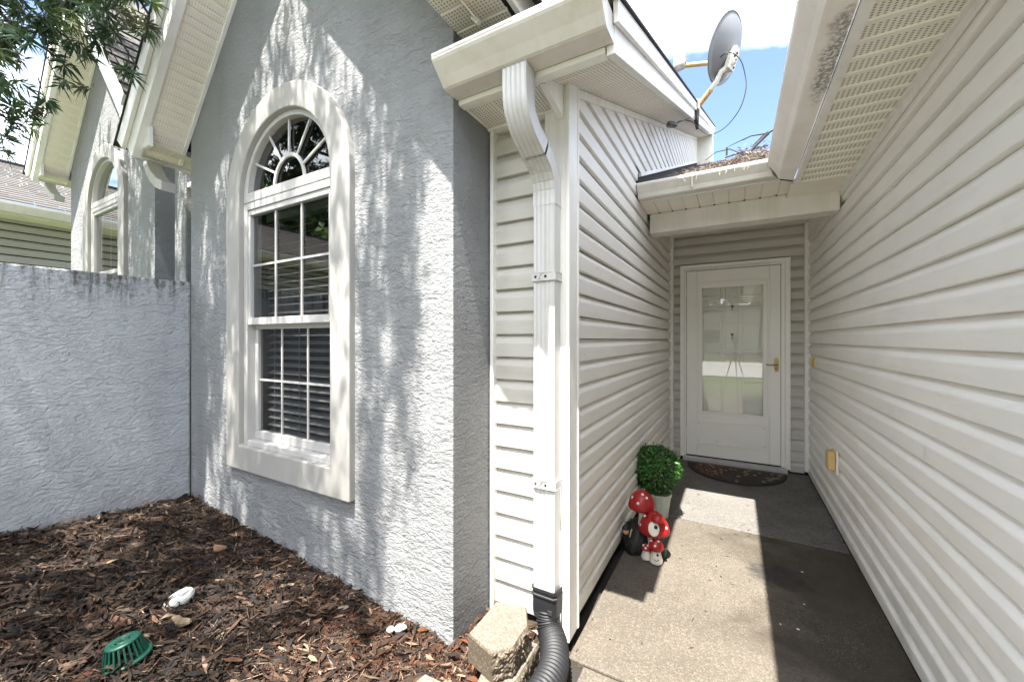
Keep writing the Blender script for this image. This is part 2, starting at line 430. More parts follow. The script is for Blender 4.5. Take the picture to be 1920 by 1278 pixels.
def link(name, me, parent=None, bev=0.0, loc=None, **props):
    o = bpy.data.objects.new(name, me); COL.objects.link(o)
    if parent is not None:
        o.parent = parent
        L = wloc(parent)
        o.location = (-L[0], -L[1], -L[2])
    if loc is not None:
        o.location = Vector(o.location) + Vector(loc)
    if bev:
        b = o.modifiers.new("bevel", 'BEVEL'); b.width = bev; b.segments = 2; b.limit_method = 'ANGLE'; b.angle_limit = R(40)
    for k, v in props.items(): o[k] = v
    return o
def wloc(o):
    L = Vector((0, 0, 0))
    while o is not None: L += Vector(o.location); o = o.parent
    return L
def thing(name, label, cat, loc=(0, 0, 0), group=None):
    o = bpy.data.objects.new(name, None); COL.objects.link(o); o.location = loc
    o.empty_display_size = 0.1
    tag(o, label, cat, group); return o
def tag(o, label, cat, group=None):
    o["label"] = label; o["category"] = cat
    if group: o["group"] = group
    return o
def part(name, parent, loc=(0, 0, 0)):
    """an empty part that carries sub-parts"""
    o = bpy.data.objects.new(name, None); COL.objects.link(o); o.parent = parent; o.empty_display_size = 0.1
    return o
def np_mesh(name, V, F, mat, col=None, attr="col", smooth=False):
    """V (n,3), F (m,k); col (n,3) per-vertex"""
    me = bpy.data.meshes.new(name)
    m, k = F.shape
    me.vertices.add(len(V)); me.vertices.foreach_set("co", np.ascontiguousarray(V, np.float32).ravel())
    me.loops.add(m * k); me.loops.foreach_set("vertex_index", np.ascontiguousarray(F, np.int32).ravel())
    me.polygons.add(m); me.polygons.foreach_set("loop_start", np.arange(0, m * k, k, dtype=np.int32))
    me.polygons.foreach_set("use_smooth", np.full(m, smooth))
    me.update(calc_edges=True)
    if col is not None:
        a = me.color_attributes.new(attr, 'FLOAT_COLOR', 'POINT')
        a.data.foreach_set("color", np.concatenate([col, np.ones((len(col), 1))], 1).astype(np.float32).ravel())
    me.materials.append(mat)
    return me
def vent_attr(me, vals):
    a = me.attributes.new("vent", 'FLOAT', 'POINT'); a.data.foreach_set("value", np.asarray(vals, np.float32))

E_ = 0.1013                                                     # siding exposure
PROF = [(0.0, -0.011), (0.0, 0.0138), (0.003, 0.0150), (0.057, 0.0178), (0.061, 0.0175), (0.066, 0.0155), (0.0985, -0.0095)]
def siding_board(parent, O, D, N, h, s0, s1, mat, clip=None, name="siding_board", top=0.1008):
    """one horizontal board. O origin (x,y), D unit dir, N outward normal. s0/s1 numbers or functions of height"""
    g0 = s0 if callable(s0) else (lambda z: s0); g1 = s1 if callable(s1) else (lambda z: s1)
    A, B = [], []
    jit = random.uniform(-0.0012, 0.0012)
    for (dh, n) in PROF[:-1] + [(top, PROF[-1][1])]:
        z = h + min(dh, clip) if clip else h + dh
        a, b = g0(z), g1(z)
        if b - a < 0.005: b = a + 0.005
        n2 = n + jit * (dh < 0.07)
        A.append((O[0] + D[0]*a + N[0]*n2, O[1] + D[1]*a + N[1]*n2, z)); B.append((O[0] + D[0]*b + N[0]*n2, O[1] + D[1]*b + N[1]*n2, z))
    m = MB(); k = len(PROF)
    for i in range(k - 1):
        m.add([A[i], B[i], B[i+1], A[i+1]], [(0, 1, 2, 3)], False)
    me = m.mesh(name, mat)
    bm = bmesh.new(); bm.from_mesh(me); bmesh.ops.remove_doubles(bm, verts=bm.verts, dist=1e-6)
    # make the faces look outward
    for f in bm.faces:
        f.normal_update()
        if f.normal.x * N[0] + f.normal.y * N[1] < -1e-4: f.normal_flip()
    bm.to_mesh(me); bm.free()
    return link(name, me, parent)

def gutter_path(m, prof, a, b, endcap=True):
    """prof list of (across, z) open section; a,b functions mapping (across,z)->3D"""
    th = 0.0016
    n = len(prof)
    m.sweep([[a(p) for p in prof], [b(p) for p in prof]], closed=False, caps=False)
    if endcap:
        m.add([a(p) for p in prof], [tuple(range(n))]); m.add([b(p) for p in prof], [tuple(range(n))])

def arch_loop(cx, hw, zb, zs, n=28, r=None):
    r = r or hw
    L = [(cx - hw, zb), (cx - hw, (zb + zs) / 2)]
    for i in range(n + 1):
        a = math.pi - math.pi * i / n
        L.append((cx + hw * math.cos(a), zs + r * math.sin(a)))
    L += [(cx + hw, (zb + zs) / 2), (cx + hw, zb), (cx, zb)]
    return L

# ------------------------------------------------------------------ ground
def slab(m, x0, x1, y0, y1, z0, z1, r=0.008):
    m.box((x0, y0, z0), (x1, y1, z1)); return m

def make_ground():
    # lawn sheet out to the horizon
    t = NT("lawn_grass")
    n = t.noise(3, 6, 0.7); f = t.noise(90, 3, 0.7)
    c = t.mix(t.ramp(n, [(0.3, 0.0), (0.7, 1.0)]), (0.075, 0.115, 0.03), (0.13, 0.165, 0.05))
    t.color(t.mix(t.ramp(f, [(0.3, 0.0), (0.7, 0.6)]), c, (0.06, 0.075, 0.025))); t.rough(0.95); t.bump(f, 0.8, 0.03)
    m = MB(); m.add([(-220, -220, -0.09), (220, -220, -0.09), (220, 220, -0.09), (-220, 220, -0.09)], [(0, 1, 2, 3)])
    o = m.build("ground", t.m); o["kind"] = "structure"
    # walkway slabs
    wk = bpy.data.objects.new("walkway", None); COL.objects.link(wk); wk["kind"] = "structure"
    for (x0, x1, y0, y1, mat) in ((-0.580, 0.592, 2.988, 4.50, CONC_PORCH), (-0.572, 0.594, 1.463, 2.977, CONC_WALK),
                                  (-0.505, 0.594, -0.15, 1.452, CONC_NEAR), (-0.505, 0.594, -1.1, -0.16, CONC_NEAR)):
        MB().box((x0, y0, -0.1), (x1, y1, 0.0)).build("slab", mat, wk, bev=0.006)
    MB().box((-0.63, -1.1, -0.085), (0.60, 4.62, -0.03)).build("slab_bed", GAP, wk)
    d = MB().box((-30, -17.2, -0.085), (30, -7.0, -0.06)).build("road", CONC_ROAD); d["kind"] = "structure"
    d = MB().box((2.2, -7.0, -0.085), (7.6, -2.7, -0.055)).build("driveway", CONC_ROAD); d["kind"] = "structure"
make_ground()

# ------------------------------------------------------------------ our house
house = thing("house", "gray stucco and beige vinyl-sided house with arched window, white storm door and gutters", "house")

XB0, XB1, YF = -3.19, -0.976, 1.254          # front bay
XC = -2.108                                    # window axis
YN = 1.53                                      # nook siding face
XA = -0.612                                    # alley left sheathing plane (boards stick out +X)
XR = 0.608                                     # right sheathing plane (boards stick out -X)
YD = 4.52                                      # door wall
SL = 1.164                                     # gable slope
ZE = 2.545                                     # bay eave
PIT = 0.41

def bay(root, ox, oy, oz, detail=True, glass=None):
    f = lambda x, y, z: (x + ox, y + oy, z + oz)
    zb = -0.3 - oz
    zc = 2.60; xm = (XB0 + XB1) / 2; za = zc + (XB1 - XB0) / 2 * SL
    # front wall with arched opening
    bm = bmesh.new()
    outer = [(XB0, zb), (XB1, zb), (XB1, zc), (xm, za), (XB0, zc)]
    inner = arch_loop(XC, 0.425, 0.615, 2.06)
    ed = []
    for L in (outer, inner):
        vs = [bm.verts.new(f(x, YF, z)) for x, z in L]
        ed += [bm.edges.new((vs[i], vs[(i + 1) % len(vs)])) for i in range(len(vs))]
    bmesh.ops.triangle_fill(bm, use_beauty=True, use_dissolve=False, edges=ed)
    for fc in bm.faces:
        fc.normal_update()
        if fc.normal.y > 0: fc.normal_flip()
    me = bpy.data.meshes.new("stucco_wall"); bm.to_mesh(me); bm.free()
    me.materials.append(STUCCO)
    link("stucco_wall", me, root)
    # returns (side walls) and opening reveal
    m = MB()
    yb = 2.9
    m.add([f(XB1, YF, zb), f(XB1, yb, zb), f(XB1, yb, zc), f(XB1, YF, zc)], [(0, 1, 2, 3)])
    m.add([f(XB0, YF, zb), f(XB0, yb, zb), f(XB0, yb, zc), f(XB0, YF, zc)], [(3, 2, 1, 0)])
    m.add([f(XB0, yb, zb), f(XB1, yb, zb), f(XB1, yb, zc), f(xm, yb, za), f(XB0, yb, zc)], [(4, 3, 2, 1, 0)])
    o = m.build("stucco_return", STUCCO, root)
    m = MB(); n = len(inner)
    m.add([f(x, YF, z) for x, z in inner] + [f(x, YF + 0.075, z) for x, z in inner], [(i, (i+1) % n, n + (i+1) % n, n + i) for i in range(n)])
    m.build("opening_reveal", TRIM, root)
    # dark room behind
    m = MB()
    x0, x1, y0, y1, z0, z1 = XC - 0.8, XC + 0.8, YF + 0.08, YF + 1.4, 0.3, 2.75
    m.add([f(*p) for p in ((x0,y0,z0),(x1,y0,z0),(x1,y1,z0),(x0,y1,z0),(x0,y0,z1),(x1,y0,z1),(x1,y1,z1),(x0,y1,z1))],
          [(0,1,2,3),(4,5,6,7),(1,2,6,5),(2,3,7,6),(3,0,4,7)])
    m.build("room", DARK, root)
    # ---- window
    wn_ = part("arched_window", root)
    A = arch_loop(XC, 0.553, 0.492, 2.05); B = arch_loop(XC, 0.413, 0.632, 2.06)
    MB().ring(A, B, YF - 0.034, YF + 0.012, f).build("window_surround", FOAM, wn_, bev=0.006)
    yf = YF - 0.006
    A = arch_loop(XC, 0.4135, 2.045, 2.06); B = arch_loop(XC, 0.372, 2.10, 2.10, r=0.345)
    # half-round frame
    MB().ring(A, B, yf, yf + 0.07, f).build("arch_frame", SASH, wn_, bev=0.004)
    # lower frame: jambs, head, sill
    m = MB()
    for (xa, xb, za_, zb_) in ((XC-0.4135, XC-0.378, 0.632, 2.043), (XC+0.378, XC+0.4135, 0.632, 2.043),
                               (XC-0.377, XC+0.377, 2.003, 2.043), (XC-0.377, XC+0.377, 0.632, 0.662)):
        m.box(f(xa, yf + 0.002, za_), f(xb, yf + 0.085, zb_))
    m.build("window_frame", SASH, wn_, bev=0.003)
    m = MB()
    m.box(f(XC-0.377, yf+0.006, 1.335), f(XC+0.377, yf+0.04, 1.375))
    m.box(f(XC-0.377, yf+0.008, 1.972), f(XC+0.377, yf+0.04, 2.001))
    for xa in (-0.377, 0.356): m.box(f(XC+xa, yf+0.008, 1.376), f(XC+xa+0.021, yf+0.04, 1.971))
    m.build("upper_sash", SASH, wn_, bev=0.002)
    m = MB()
    m.box(f(XC-0.377, yf+0.046, 0.664), f(XC+0.377, yf+0.075, 0.712)); m.box(f(XC-0.377, yf+0.046, 1.31), f(XC+0.377, yf+0.075, 1.355))
    for xa in (-0.377, 0.345): m.box(f(XC+xa, yf+0.046, 0.713), f(XC+xa+0.032, yf+0.075, 1.309))
    m.build("lower_sash", SASH, wn_, bev=0.002)
    G = glass or GLASS
    def pane(pts, y, mat):
        MB().add([f(x, y, z) for x, z in pts], [tuple(range(len(pts)))]).build("pane", mat, wn_)
    pane([(XC-0.356, 1.375), (XC+0.356, 1.375), (XC+0.356, 1.972), (XC-0.356, 1.972)], yf + 0.028, G)
    pane([(XC-0.346, 0.711), (XC+0.346, 0.711), (XC+0.346, 1.311), (XC-0.346, 1.311)], yf + 0.062, G if glass else GLASS_SCR)
    pane([(XC-0.374, 2.098)] + [(XC + 0.375*math.cos(math.pi - math.pi*i/20), 2.098 + 0.348*math.sin(math.pi*i/20)) for i in range(1, 20)] + [(XC+0.374, 2.098)], yf + 0.035, G)
    bk = 0.0 if detail else 0.05
    gm = lambda a, b: MB().box(f(a[0], a[1] + bk, a[2]), f(b[0], b[1] + bk, b[2])).build("glazing_bar", SASH, wn_)
    for dx in (-0.119, 0.119):
        gm((XC+dx-0.0055, yf+0.018, 1.376), (XC+dx+0.0055, yf+0.026, 1.971))
        gm((XC+dx-0.0055, yf+0.053, 0.713), (XC+dx+0.0055, yf+0.060, 1.309))
    gm((XC-0.355, yf+0.0195, 1.674), (XC+0.355, yf+0.0275, 1.685)); gm((XC-0.344, yf+0.0535, 1.007), (XC+0.344, yf+0.0595, 1.018))
    # sunburst
    def lin(x, z): return f(XC + x, 0, 2.10 + z)
    m = MB()
    ri, ro = 0.128, 0.146
    n = 20
    A = [(XC + ro*math.cos(math.pi - math.pi*i/n), 2.098 + 1.12*ro*math.sin(math.pi*i/n)) for i in range(n+1)]
    B = [(XC + ri*math.cos(math.pi - math.pi*i/n), 2.098 + 1.12*ri*math.sin(math.pi*i/n)) for i in range(n+1)]
    MB().ring(A, B, yf + 0.020 + bk, yf + 0.030 + bk, f).build("sunburst_hub", SASH, wn_)
    for i in range(1, 6):
        a = math.pi * i / 6
        c, s_ = math.cos(a), math.sin(a)
        p0 = (XC + 0.140*c, 2.098 + 1.12*0.140*s_); p1 = (XC + 0.374*c, 2.098 + 0.347*s_)
        dx, dz = p1[0]-p0[0], p1[1]-p0[1]; L = math.hypot(dx, dz); nx, nz = -dz/L*0.006, dx/L*0.006
        q = [(p0[0]+nx, p0[1]+nz), (p1[0]+nx, p1[1]+nz), (p1[0]-nx, p1[1]-nz), (p0[0]-nx, p0[1]-nz)]
        MB().prism(q, lambda p: f(p[0], yf+0.021+bk, p[1]), lambda p: f(p[0], yf+0.029+bk, p[1])).build("sunburst_spoke", SASH, wn_)
    # blinds
    if detail:
        sm = None
        k = 0
        for i in range(29):
            z = 0.70 + i * 0.0445
            if sm is None:
                a = R(24); hw = 0.0235
                m = MB()
                pr = [(-hw, -0.0), (-hw*0.4, 0.0022), (hw*0.4, 0.0022), (hw, 0.0), (hw*0.4, -0.0006), (-hw*0.4, -0.0006)]
                pr = [(u*math.cos(a) - v*math.sin(a), u*math.sin(a) + v*math.cos(a)) for u, v in pr]
                m.prism(pr, lambda p: (-0.355, p[0], p[1]), lambda p: (0.355, p[0], p[1]))
                sm = m.mesh("blind_slat", BLIND)
            link("blind_slat", sm, wn_, loc=f(XC + random.uniform(-.002, .002), yf + 0.125, z))
        m = MB()
        for dx in (-0.27, -0.03, 0.25): m.box(f(XC+dx, yf+0.099, 0.68), f(XC+dx+0.004, yf+0.101, 1.97))
        m.build("blind_cord", BLIND, wn_)
        MB().box(f(XC-0.358, yf+0.10, 1.955), f(XC+0.358, yf+0.15, 1.998)).build("blind_headrail", BLIND, wn_)
    # ---- rakes: soffit panels, fascia, roof planes
    YO = 1.0                                           # overhang front
    Lr = (XB1 - XB0) / 2
    hyp = math.hypot(1, SL)
    for sd in (-1, 1):
        rk = part("rake_soffit", root)
        xe = XB0 if sd < 0 else XB1
        # direction upward along slope toward the apex
        ux, uz = (-sd / hyp), SL / hyp
        # panel mesh in local coords: x across (depth Y), y along slope
        pw = 0.0925
        m = MB()
        nv = [(0, 0), (0.003, 0.006), (0.008, 0.006), (0.011, 0), (pw * 0.5 - 0.006, 0), (pw*0.5 - 0.003, 0.0025), (pw*0.5+0.003, 0.0025), (pw*0.5+0.006, 0), (pw, 0)]
        # vertices in local frame (x = depth offset, y = along slope, z = up off the soffit)
        for i in range(len(nv) - 1):
            (a0, h0), (a1, h1) = nv[i], nv[i+1]
            m.add([(0, a0, h0), (YF - YO - 0.03, a0, h0), (YF - YO - 0.03, a1, h1), (0, a1, h1)], [(0, 1, 2, 3)])
        me = m.mesh("soffit_panel", SOFFIT_G)
        vent_attr(me, [1.0 if 0.010 < v[1] < pw - 0.001 else 0.0 for v in m.v])
        npan = int((Lr + 0.14) * hyp / pw)
        off = -0.20
        for i in range(npan):
            o = link("soffit_panel", me, rk)
            d = off + i * pw
            px = xe + ux * d; pz = zc + uz * d
            # basis: local x -> +Y, local y -> slope, local z -> up normal
            Mx = Matrix(((0, ux, -uz * (-sd) * -1 if False else 0, 0), (1, 0, 0, 0), (0, uz, 0, 0), (0, 0, 0, 1)))
            nrm = Vector((sd * uz, 0, abs(ux)))          # outward-up normal of the roof plane
            Mx = Matrix(((0, ux, nrm.x, px + ox), (1, 0, 0, YO + 0.02 + oy), (0, uz, nrm.z, pz + oz), (0, 0, 0, 1)))
            o.matrix_local = Matrix.Translation(-wloc(rk)) @ Mx
        # frame strips along both edges of the soffit, the fascia, the shingle edge
        def beam(name, mat, d0, d1, y0, y1, n0, n1, bev=0.002, parent=root):
            nrm = Vector((sd * uz, 0, abs(ux)))
            def P(d, y, n): return f(xe + ux*d + nrm.x*n, y, zc + uz*d + nrm.z*n)
            m = MB(); vs = [P(d, y, n) for d in (d0, d1) for y in (y0, y1) for n in (n0, n1)]
            m.add(vs, [(0,1,3,2),(4,6,7,5),(0,4,5,1),(2,3,7,6),(0,2,6,4),(1,5,7,3)])
            return m.build(name, mat, parent, bev=bev)
        dtop = Lr * hyp
        beam("soffit_channel", TRIM, -0.2, dtop, YF - 0.022, YF - 0.001, -0.008, 0.01, parent=rk)
        beam("fascia_board", TRIM, -0.235, dtop + 0.02, YO - 0.004, YO + 0.042, -0.012, 0.165, 0.003)
        beam("drip_board", TRIM, -0.245, dtop + 0.05, YO - 0.028, YO - 0.006, 0.09, 0.20, 0.003)
        # roof slab seen edge on, then shingle courses
        beam("roof_deck", SHINGLE_EDGE, -0.29, dtop + 0.12, YO - 0.036, 3.2, 0.203, 0.210, 0)
        if not detail and sd > 0:
            m = MB(); tones = []
            nc = 14
            for i in range(nc):
                d0 = -0.30 + i * (dtop + 0.3) / nc; d1 = d0 + (dtop + 0.3) / nc + 0.02
                nrm = Vector((sd * uz, 0, abs(ux)))
                y = YO - 0.05
                while y < 3.4:
                    wd = random.uniform(0.16, 0.34); t0 = random.random()
                    def P(d, yy, nn): return f(xe + ux*d + nrm.x*nn, yy, zc + uz*d + nrm.z*nn)
                    e = random.uniform(0, 0.018)
                    vs = [P(d0 - e, y, 0.234), P(d0 - e, y + wd, 0.234), P(d1, y + wd, 0.217), P(d1, y, 0.217), P(d0 - e, y, 0.218), P(d0 - e, y + wd, 0.218)]
                    m.add(vs, [(0,1,2,3),(4,5,1,0)]); tones += [t0] * 6
                    y += wd + 0.004
            me = m.mesh("shingle_courses", SHINGLE)
            a = me.attributes.new("tone", 'FLOAT', 'POINT'); a.data.foreach_set("value", np.asarray(tones, np.float32))
            o = link("shingle_courses", me, root); o["kind"] = "stuff"
    # eave boxes along both sides
    for sd in (-1, 1):
        xe = XB0 if sd < 0 else XB1
        xo = xe + sd * 0.26
        es = part("eave_soffit", root)
        zs = 2.475
        m = MB(); pw = 0.10
        nv = [(0, 0), (0.003, 0.006), (0.009, 0.006), (0.012, 0), (pw, 0)]
        for i in range(len(nv) - 1):
            (a0, h0), (a1, h1) = nv[i], nv[i+1]
            m.add([(0, a0, h0), (0.235, a0, h0), (0.235, a1, h1), (0, a1, h1)], [(0, 1, 2, 3)])
        me = m.mesh("soffit_panel", SOFFIT_N); vent_attr(me, [1.0 if v[1] > 0.011 else 0.0 for v in m.v])
        for i in range(18 if detail else 8):
            link("soffit_panel", me, es, loc=f(min(xe, xo) + (0.02 if sd < 0 else 0.005), YO + 0.06 + i * pw, zs))
        MB().box(f(min(xo, xo+sd*0.022), YO + 0.043, zs - 0.008), f(max(xo, xo+sd*0.022), 3.0, zs + 0.17)).build("fascia_board", TRIM, root, bev=0.003)
        MB().box(f(min(xe, xo), YO + 0.03, zs - 0.012), f(max(xe, xo), YO + 0.055, zs + 0.13)).build("eave_return", TRIM, root, bev=0.002)
        # inside closure between the return and the rake
        if sd < 0 or not detail:
            sdx = sd
            prof = [(0.0, 0.12), (0.0, 0.005), (0.012, 0.0), (0.062, 0.0), (0.075, 0.012), (0.085, 0.05), (0.118, 0.105), (0.118, 0.122), (0.110, 0.122)]
            xg = xo + sd * 0.024
            m = MB()
            gutter_path(m, prof, lambda p: f(xg + sdx*p[0], YO + 0.07, zs + 0.005 + p[1]), lambda p: f(xg + sdx*p[0], 3.0, zs + 0.005 + p[1]))
            m.build("gutter", ALUM, root)
    # left eave downspout elbow
    if True:
        m = MB()
        p0 = Vector((XB0 - 0.26 - 0.065, YO + 0.16, 2.475)); path = []
        for i in range(9):
            a = i / 8 * R(75)
            path.append(p0 + Vector((0.0 + (1 - math.cos(a)) * 0.15, 0.05 * i / 8, -0.03 - math.sin(a) * 0.15)))
        secs = []
        for i, p in enumerate([p0] + path):
            a = 0 if i == 0 else (i - 1) / 8 * R(75)
            ax = Vector((math.cos(a), 0, math.sin(a))); ay = Vector((0, 1, 0))
            k = 1.03 if i % 2 else 0.98
            secs.append([tuple(f(*(p + ax * u * 0.032 * k + ay * v * 0.042 * k))) for u, v in ((-1,-1),(1,-1),(1,1),(-1,1))])
        m.sweep(secs); m.build("downspout_elbow", SPOUT, root, bev=0.006)
bay(house, 0, 0, 0)

# ---- siding walls of the nook, the passage, the door wall and the right wing
Z0 = 0.038
def passage():
    nk = part("siding_wall", house)
    MB().box((-0.976, YN + 0.030, -0.1), (-0.60, YN + 0.06, 2.45)).build("sheathing", GAP, nk)
    MB().box((-0.968, YN - 0.020, 0.03), (-0.950, YN + 0.029, 2.195)).build("corner_channel", TRIM, nk, bev=0.003)
    i = 0
    while True:
        h = Z0 + 0.02 + i * E_
        if h > 2.19: break
        siding_board(nk, (0, YN + 0.016), (1, 0), (0, -1), h, -0.950, -0.690, VINYL_N, clip=None if h + E_ < 2.195 else 2.195 - h)
        i += 1
    # corner post: two faces with raised lips
    m = MB()
    m.box((-0.692, YN - 0.022, 0.02), (-0.6, YN + 0.012, 2.46)); m.box((-0.6005, YN - 0.022, 0.0205), (-0.583, YN + 0.085, 2.46))
    m.box((-0.692, YN - 0.026, 0.021), (-0.676, YN - 0.021, 2.20)); m.box((-0.597, YN - 0.026, 0.021), (-0.5825, YN - 0.0215, 2.46))
    m.box((-0.5835, YN + 0.070, 0.021), (-0.579, YN + 0.085, 2.46))
    m.build("corner_post", TRIM, house, bev=0.0025)
    # passage left wall
    al = part("siding_wall", house)
    MB().box((XA - 0.04, YN + 0.02, -0.1), (XA - 0.013, 8.4, 2.36)).build("sheathing", GAP, al)
    zs = lambda y: 2.20 + PIT * (y - 1.30)
    zr = lambda y: 2.41 + PIT * (y - 2.96)
    m = MB(); m.add([(XA - .013, 1.62, 2.3), (XA - .013, 8.4, 5.08), (XA - .013, 8.4, 4.60), (XA - .013, 2.9, 2.3)], [(0, 1, 2, 3)]); m.build("sheathing", GAP, al)
    i = 0
    while True:
        h = Z0 + i * E_
        if h > 5.0: break
        s0 = YN + 0.07 if h < 2.26 else (lambda z: max(YN + 0.07, (z - 2.21) / PIT + 1.30 + 0.02))
        if h + E_ < 2.40: s1 = YD - 0.004
        else: s1 = lambda z: (z - 2.45) / PIT + 2.96 if z > 2.40 else 2.84
        if h > 2.25 and h + E_ < 2.48: s1 = YD - 0.004 if h + E_ < 2.36 else 2.86
        siding_board(al, (XA, 0), (0, 1), (1, 0), h, s0, s1, VINYL, top=0.0985)
        i += 1
    MB().box((-0.69, 3.35, 2.18), (XA - 0.001, YD + 0.05, 2.40)).build('wall_head', VINYL, al)
    MB().box((-0.69, YD + 0.031, 2.2), (0.66, YD + 0.08, 2.42)).build('wall_head', VINYL, al)
    # raking trim under the soffit, flashing channel above the entry roof
    def sl(name, z_at, y0, y1, x0, x1, t0, t1, mat, bev=0.002):
        m = MB(); vs = [(x, y, z_at(y) + t) for y in (y0, y1) for x in (x0, x1) for t in (t0, t1)]
        m.add(vs, [(0,1,3,2),(4,6,7,5),(0,4,5,1),(2,3,7,6),(0,2,6,4),(1,5,7,3)]); return m.build(name, mat, house, bev=bev)
    sl("rake_channel", zs, 1.58, 8.3, XA + 0.001, XA + 0.026, -0.042, -0.002, TRIM)
    sl("flashing_channel", zr, 2.96, 8.3, XA + 0.001, XA + 0.024, 0.022, 0.05, TRIM)
    sl("shadow_gap_strip", zr, 2.9, 8.3, XA + 0.001, XA + 0.01, -0.04, 0.02, GAP)  # dark strip painted in for the shadow gap below the channel
    # rake soffit panels along the passage
    rk = part("rake_soffit", house)
    m = MB(); pw = 0.1; hyp = math.hypot(1, PIT)
    nv = [(0, 0), (0.004, 0.006), (0.010, 0.006), (0.014, 0), (pw, 0)]
    for k in range(len(nv) - 1):
        (a0, h0), (a1, h1) = nv[k], nv[k+1]
        m.add([(0, a0, h0 + a0*PIT), (0.243, a0, h0 + a0*PIT), (0.243, a1, h1 + a1*PIT), (0, a1, h1 + a1*PIT)], [(0, 1, 2, 3)])
    me = m.mesh("soffit_panel", SOFFIT_N); vent_attr(me, [1.0 if v[1] > 0.012 else 0.0 for v in m.v])
    for k in range(69):
        y = 1.335 + k * pw
        link("soffit_panel", me, rk, loc=(-0.608, y, zs(y)))
    sl("fascia_board", zs, 1.285, 8.32, -0.368, -0.340, -0.012, 0.108, TRIM, 0.003)
    sl("drip_board", zs, 1.262, 8.34, -0.339, -0.322, 0.078, 0.152, TRIM, 0.002)
    sl("shingle_edge", zs, 1.20, 8.36, -0.62, -0.312, 0.154, 0.163, SHINGLE_EDGE, 0)
    # left wing roof
    m = MB(); zq = lambda y: 2.2 + PIT * (y - 1.3) + 0.152
    m.add([(-0.62, 1.2, zq(1.2)), (-0.62, 8.36, zq(8.36)), (-0.98, 8.36, zq(8.36)), (-0.98, 1.2, zq(1.2))], [(0, 1, 2, 3)])
    m.add([(-0.98, 3.0, zq(3.0)), (-0.98, 8.36, zq(8.36)), (-3.6, 8.36, zq(8.36)), (-3.6, 3.0, zq(3.0))], [(0, 1, 2, 3)])
    m.build("roof", SHINGLE_EDGE, house)
    # box return at the top end of the rake
    MB().box((XA, 7.95, 4.40), (-0.345, 8.3, zs(7.95) + 0.02)).build("rake_return", TRIM, house, bev=0.004)
    # nook soffit: flat panels, starter strip, little triangular closure
    ns = part("nook_soffit", house)
    m = MB()
    nv = [(0, 0), (0.004, 0.006), (0.009, 0.006), (0.013, 0), (0.117, 0)]
    for k in range(len(nv) - 1):
        (a0, h0), (a1, h1) = nv[k], nv[k+1]
        m.add([(a0, 0, h0), (a1, 0, h1), (a1, 0.205, h1), (a0, 0.205, h0)], [(0, 1, 2, 3)])
    me = m.mesh("soffit_panel", SOFFIT_N); vent_attr(me, [1.0 if v[0] > 0.012 else 0.0 for v in m.v])
    for k in range(3): link("soffit_panel", me, ns, loc=(-0.974 + k * 0.117, 1.322, 2.2))
    MB().box((-0.974, 1.283, 2.193), (-0.372, 1.324, 2.215)).build("starter_strip", TRIM, ns, bev=0.003)
    MB().box((-0.974, YN - 0.03, 2.190), (-0.63, YN + 0.013, 2.2)).build("soffit_channel", TRIM, ns, bev=0.002)
    m = MB(); q = [(1.328, 2.205), (YN - 0.02, 2.195), (YN - 0.02, 2.30)]
    m.prism([(1.328, 2.192), (YN - 0.027, 2.150), (YN - 0.027, 2.33), (1.332, 2.235)], lambda p: (-0.632, *p), lambda p: (-0.606, *p)); m.build("soffit_closure", TRIM, house, bev=0.002)
    # front gutter: (Y, z) section
    g = part("gutter", house)
    prof = [(1.282, 2.30), (1.282, 2.214), (1.276, 2.21), (1.200, 2.208), (1.190, 2.212), (1.165, 2.238), (1.128, 2.272), (1.122, 2.280), (1.122, 2.296), (1.128, 2.300), (1.136, 2.297)]
    m = MB(); gutter_path(m, prof, lambda p: (-0.974, *p), lambda p: (-0.342, *p)); m.build("gutter_trough", ALUM, g)
    MB().box((-0.974, 1.1205, 2.290), (-0.342, 1.1245, 2.301)).build("gutter_lip", TRIM, g)
    MB().box((-0.974, 1.284, 2.216), (-0.369, 1.302, 2.34)).build("fascia_board", TRIM, house, bev=0.002)
    # downspout with A-elbow
    ds = part("downspout", house)
    cx = -0.668
    ctl = [(1.235, 2.206), (1.235, 2.135), (1.243, 2.075), (1.283, 2.025), (1.355, 1.985), (1.428, 1.948), (1.468, 1.900), (1.482, 1.845), (1.482, 1.79)]
    pts = []
    for k in range(len(ctl) - 1):
        q = [ctl[max(k-1, 0)], ctl[k], ctl[k+1], ctl[min(k+2, len(ctl)-1)]]
        for j in range(8):
            t = j / 8
            pts.append(tuple(0.5 * ((2*q[1][c]) + (-q[0][c] + q[2][c])*t + (2*q[0][c] - 5*q[1][c] + 4*q[2][c] - q[3][c])*t*t + (-q[0][c] + 3*q[1][c] - 3*q[2][c] + q[3][c])*t**3) for c in (0, 1)))
    pts.append(ctl[-1])
    def sec(y, z, ang, kx, ky, kf=None):
        hx, hy = 0.047 * kx, 0.036 * ky
        hf = 0.036 * (kf or ky)
        ring = []
        n1 = 11
        # ribbed front face (towards -Y), plain others
        for j in range(n1):
            u = -hx + 2*hx*j/(n1-1); dep = 0.0028 if (j % 2 == 1) else 0.0
            ring.append((u, -hf + dep))
        ring += [(hx + 0.0, -hf*0.4), (hx, hy*0.4), (hx - 0.003, hy), (0, hy), (-hx + 0.003, hy), (-hx, hy*0.4), (-hx, -hf*0.4)]
        c, s_ = math.cos(ang), math.sin(ang)
        return [(cx + u, y + v*c, z + v*s_) for u, v in ring]
    secs = []
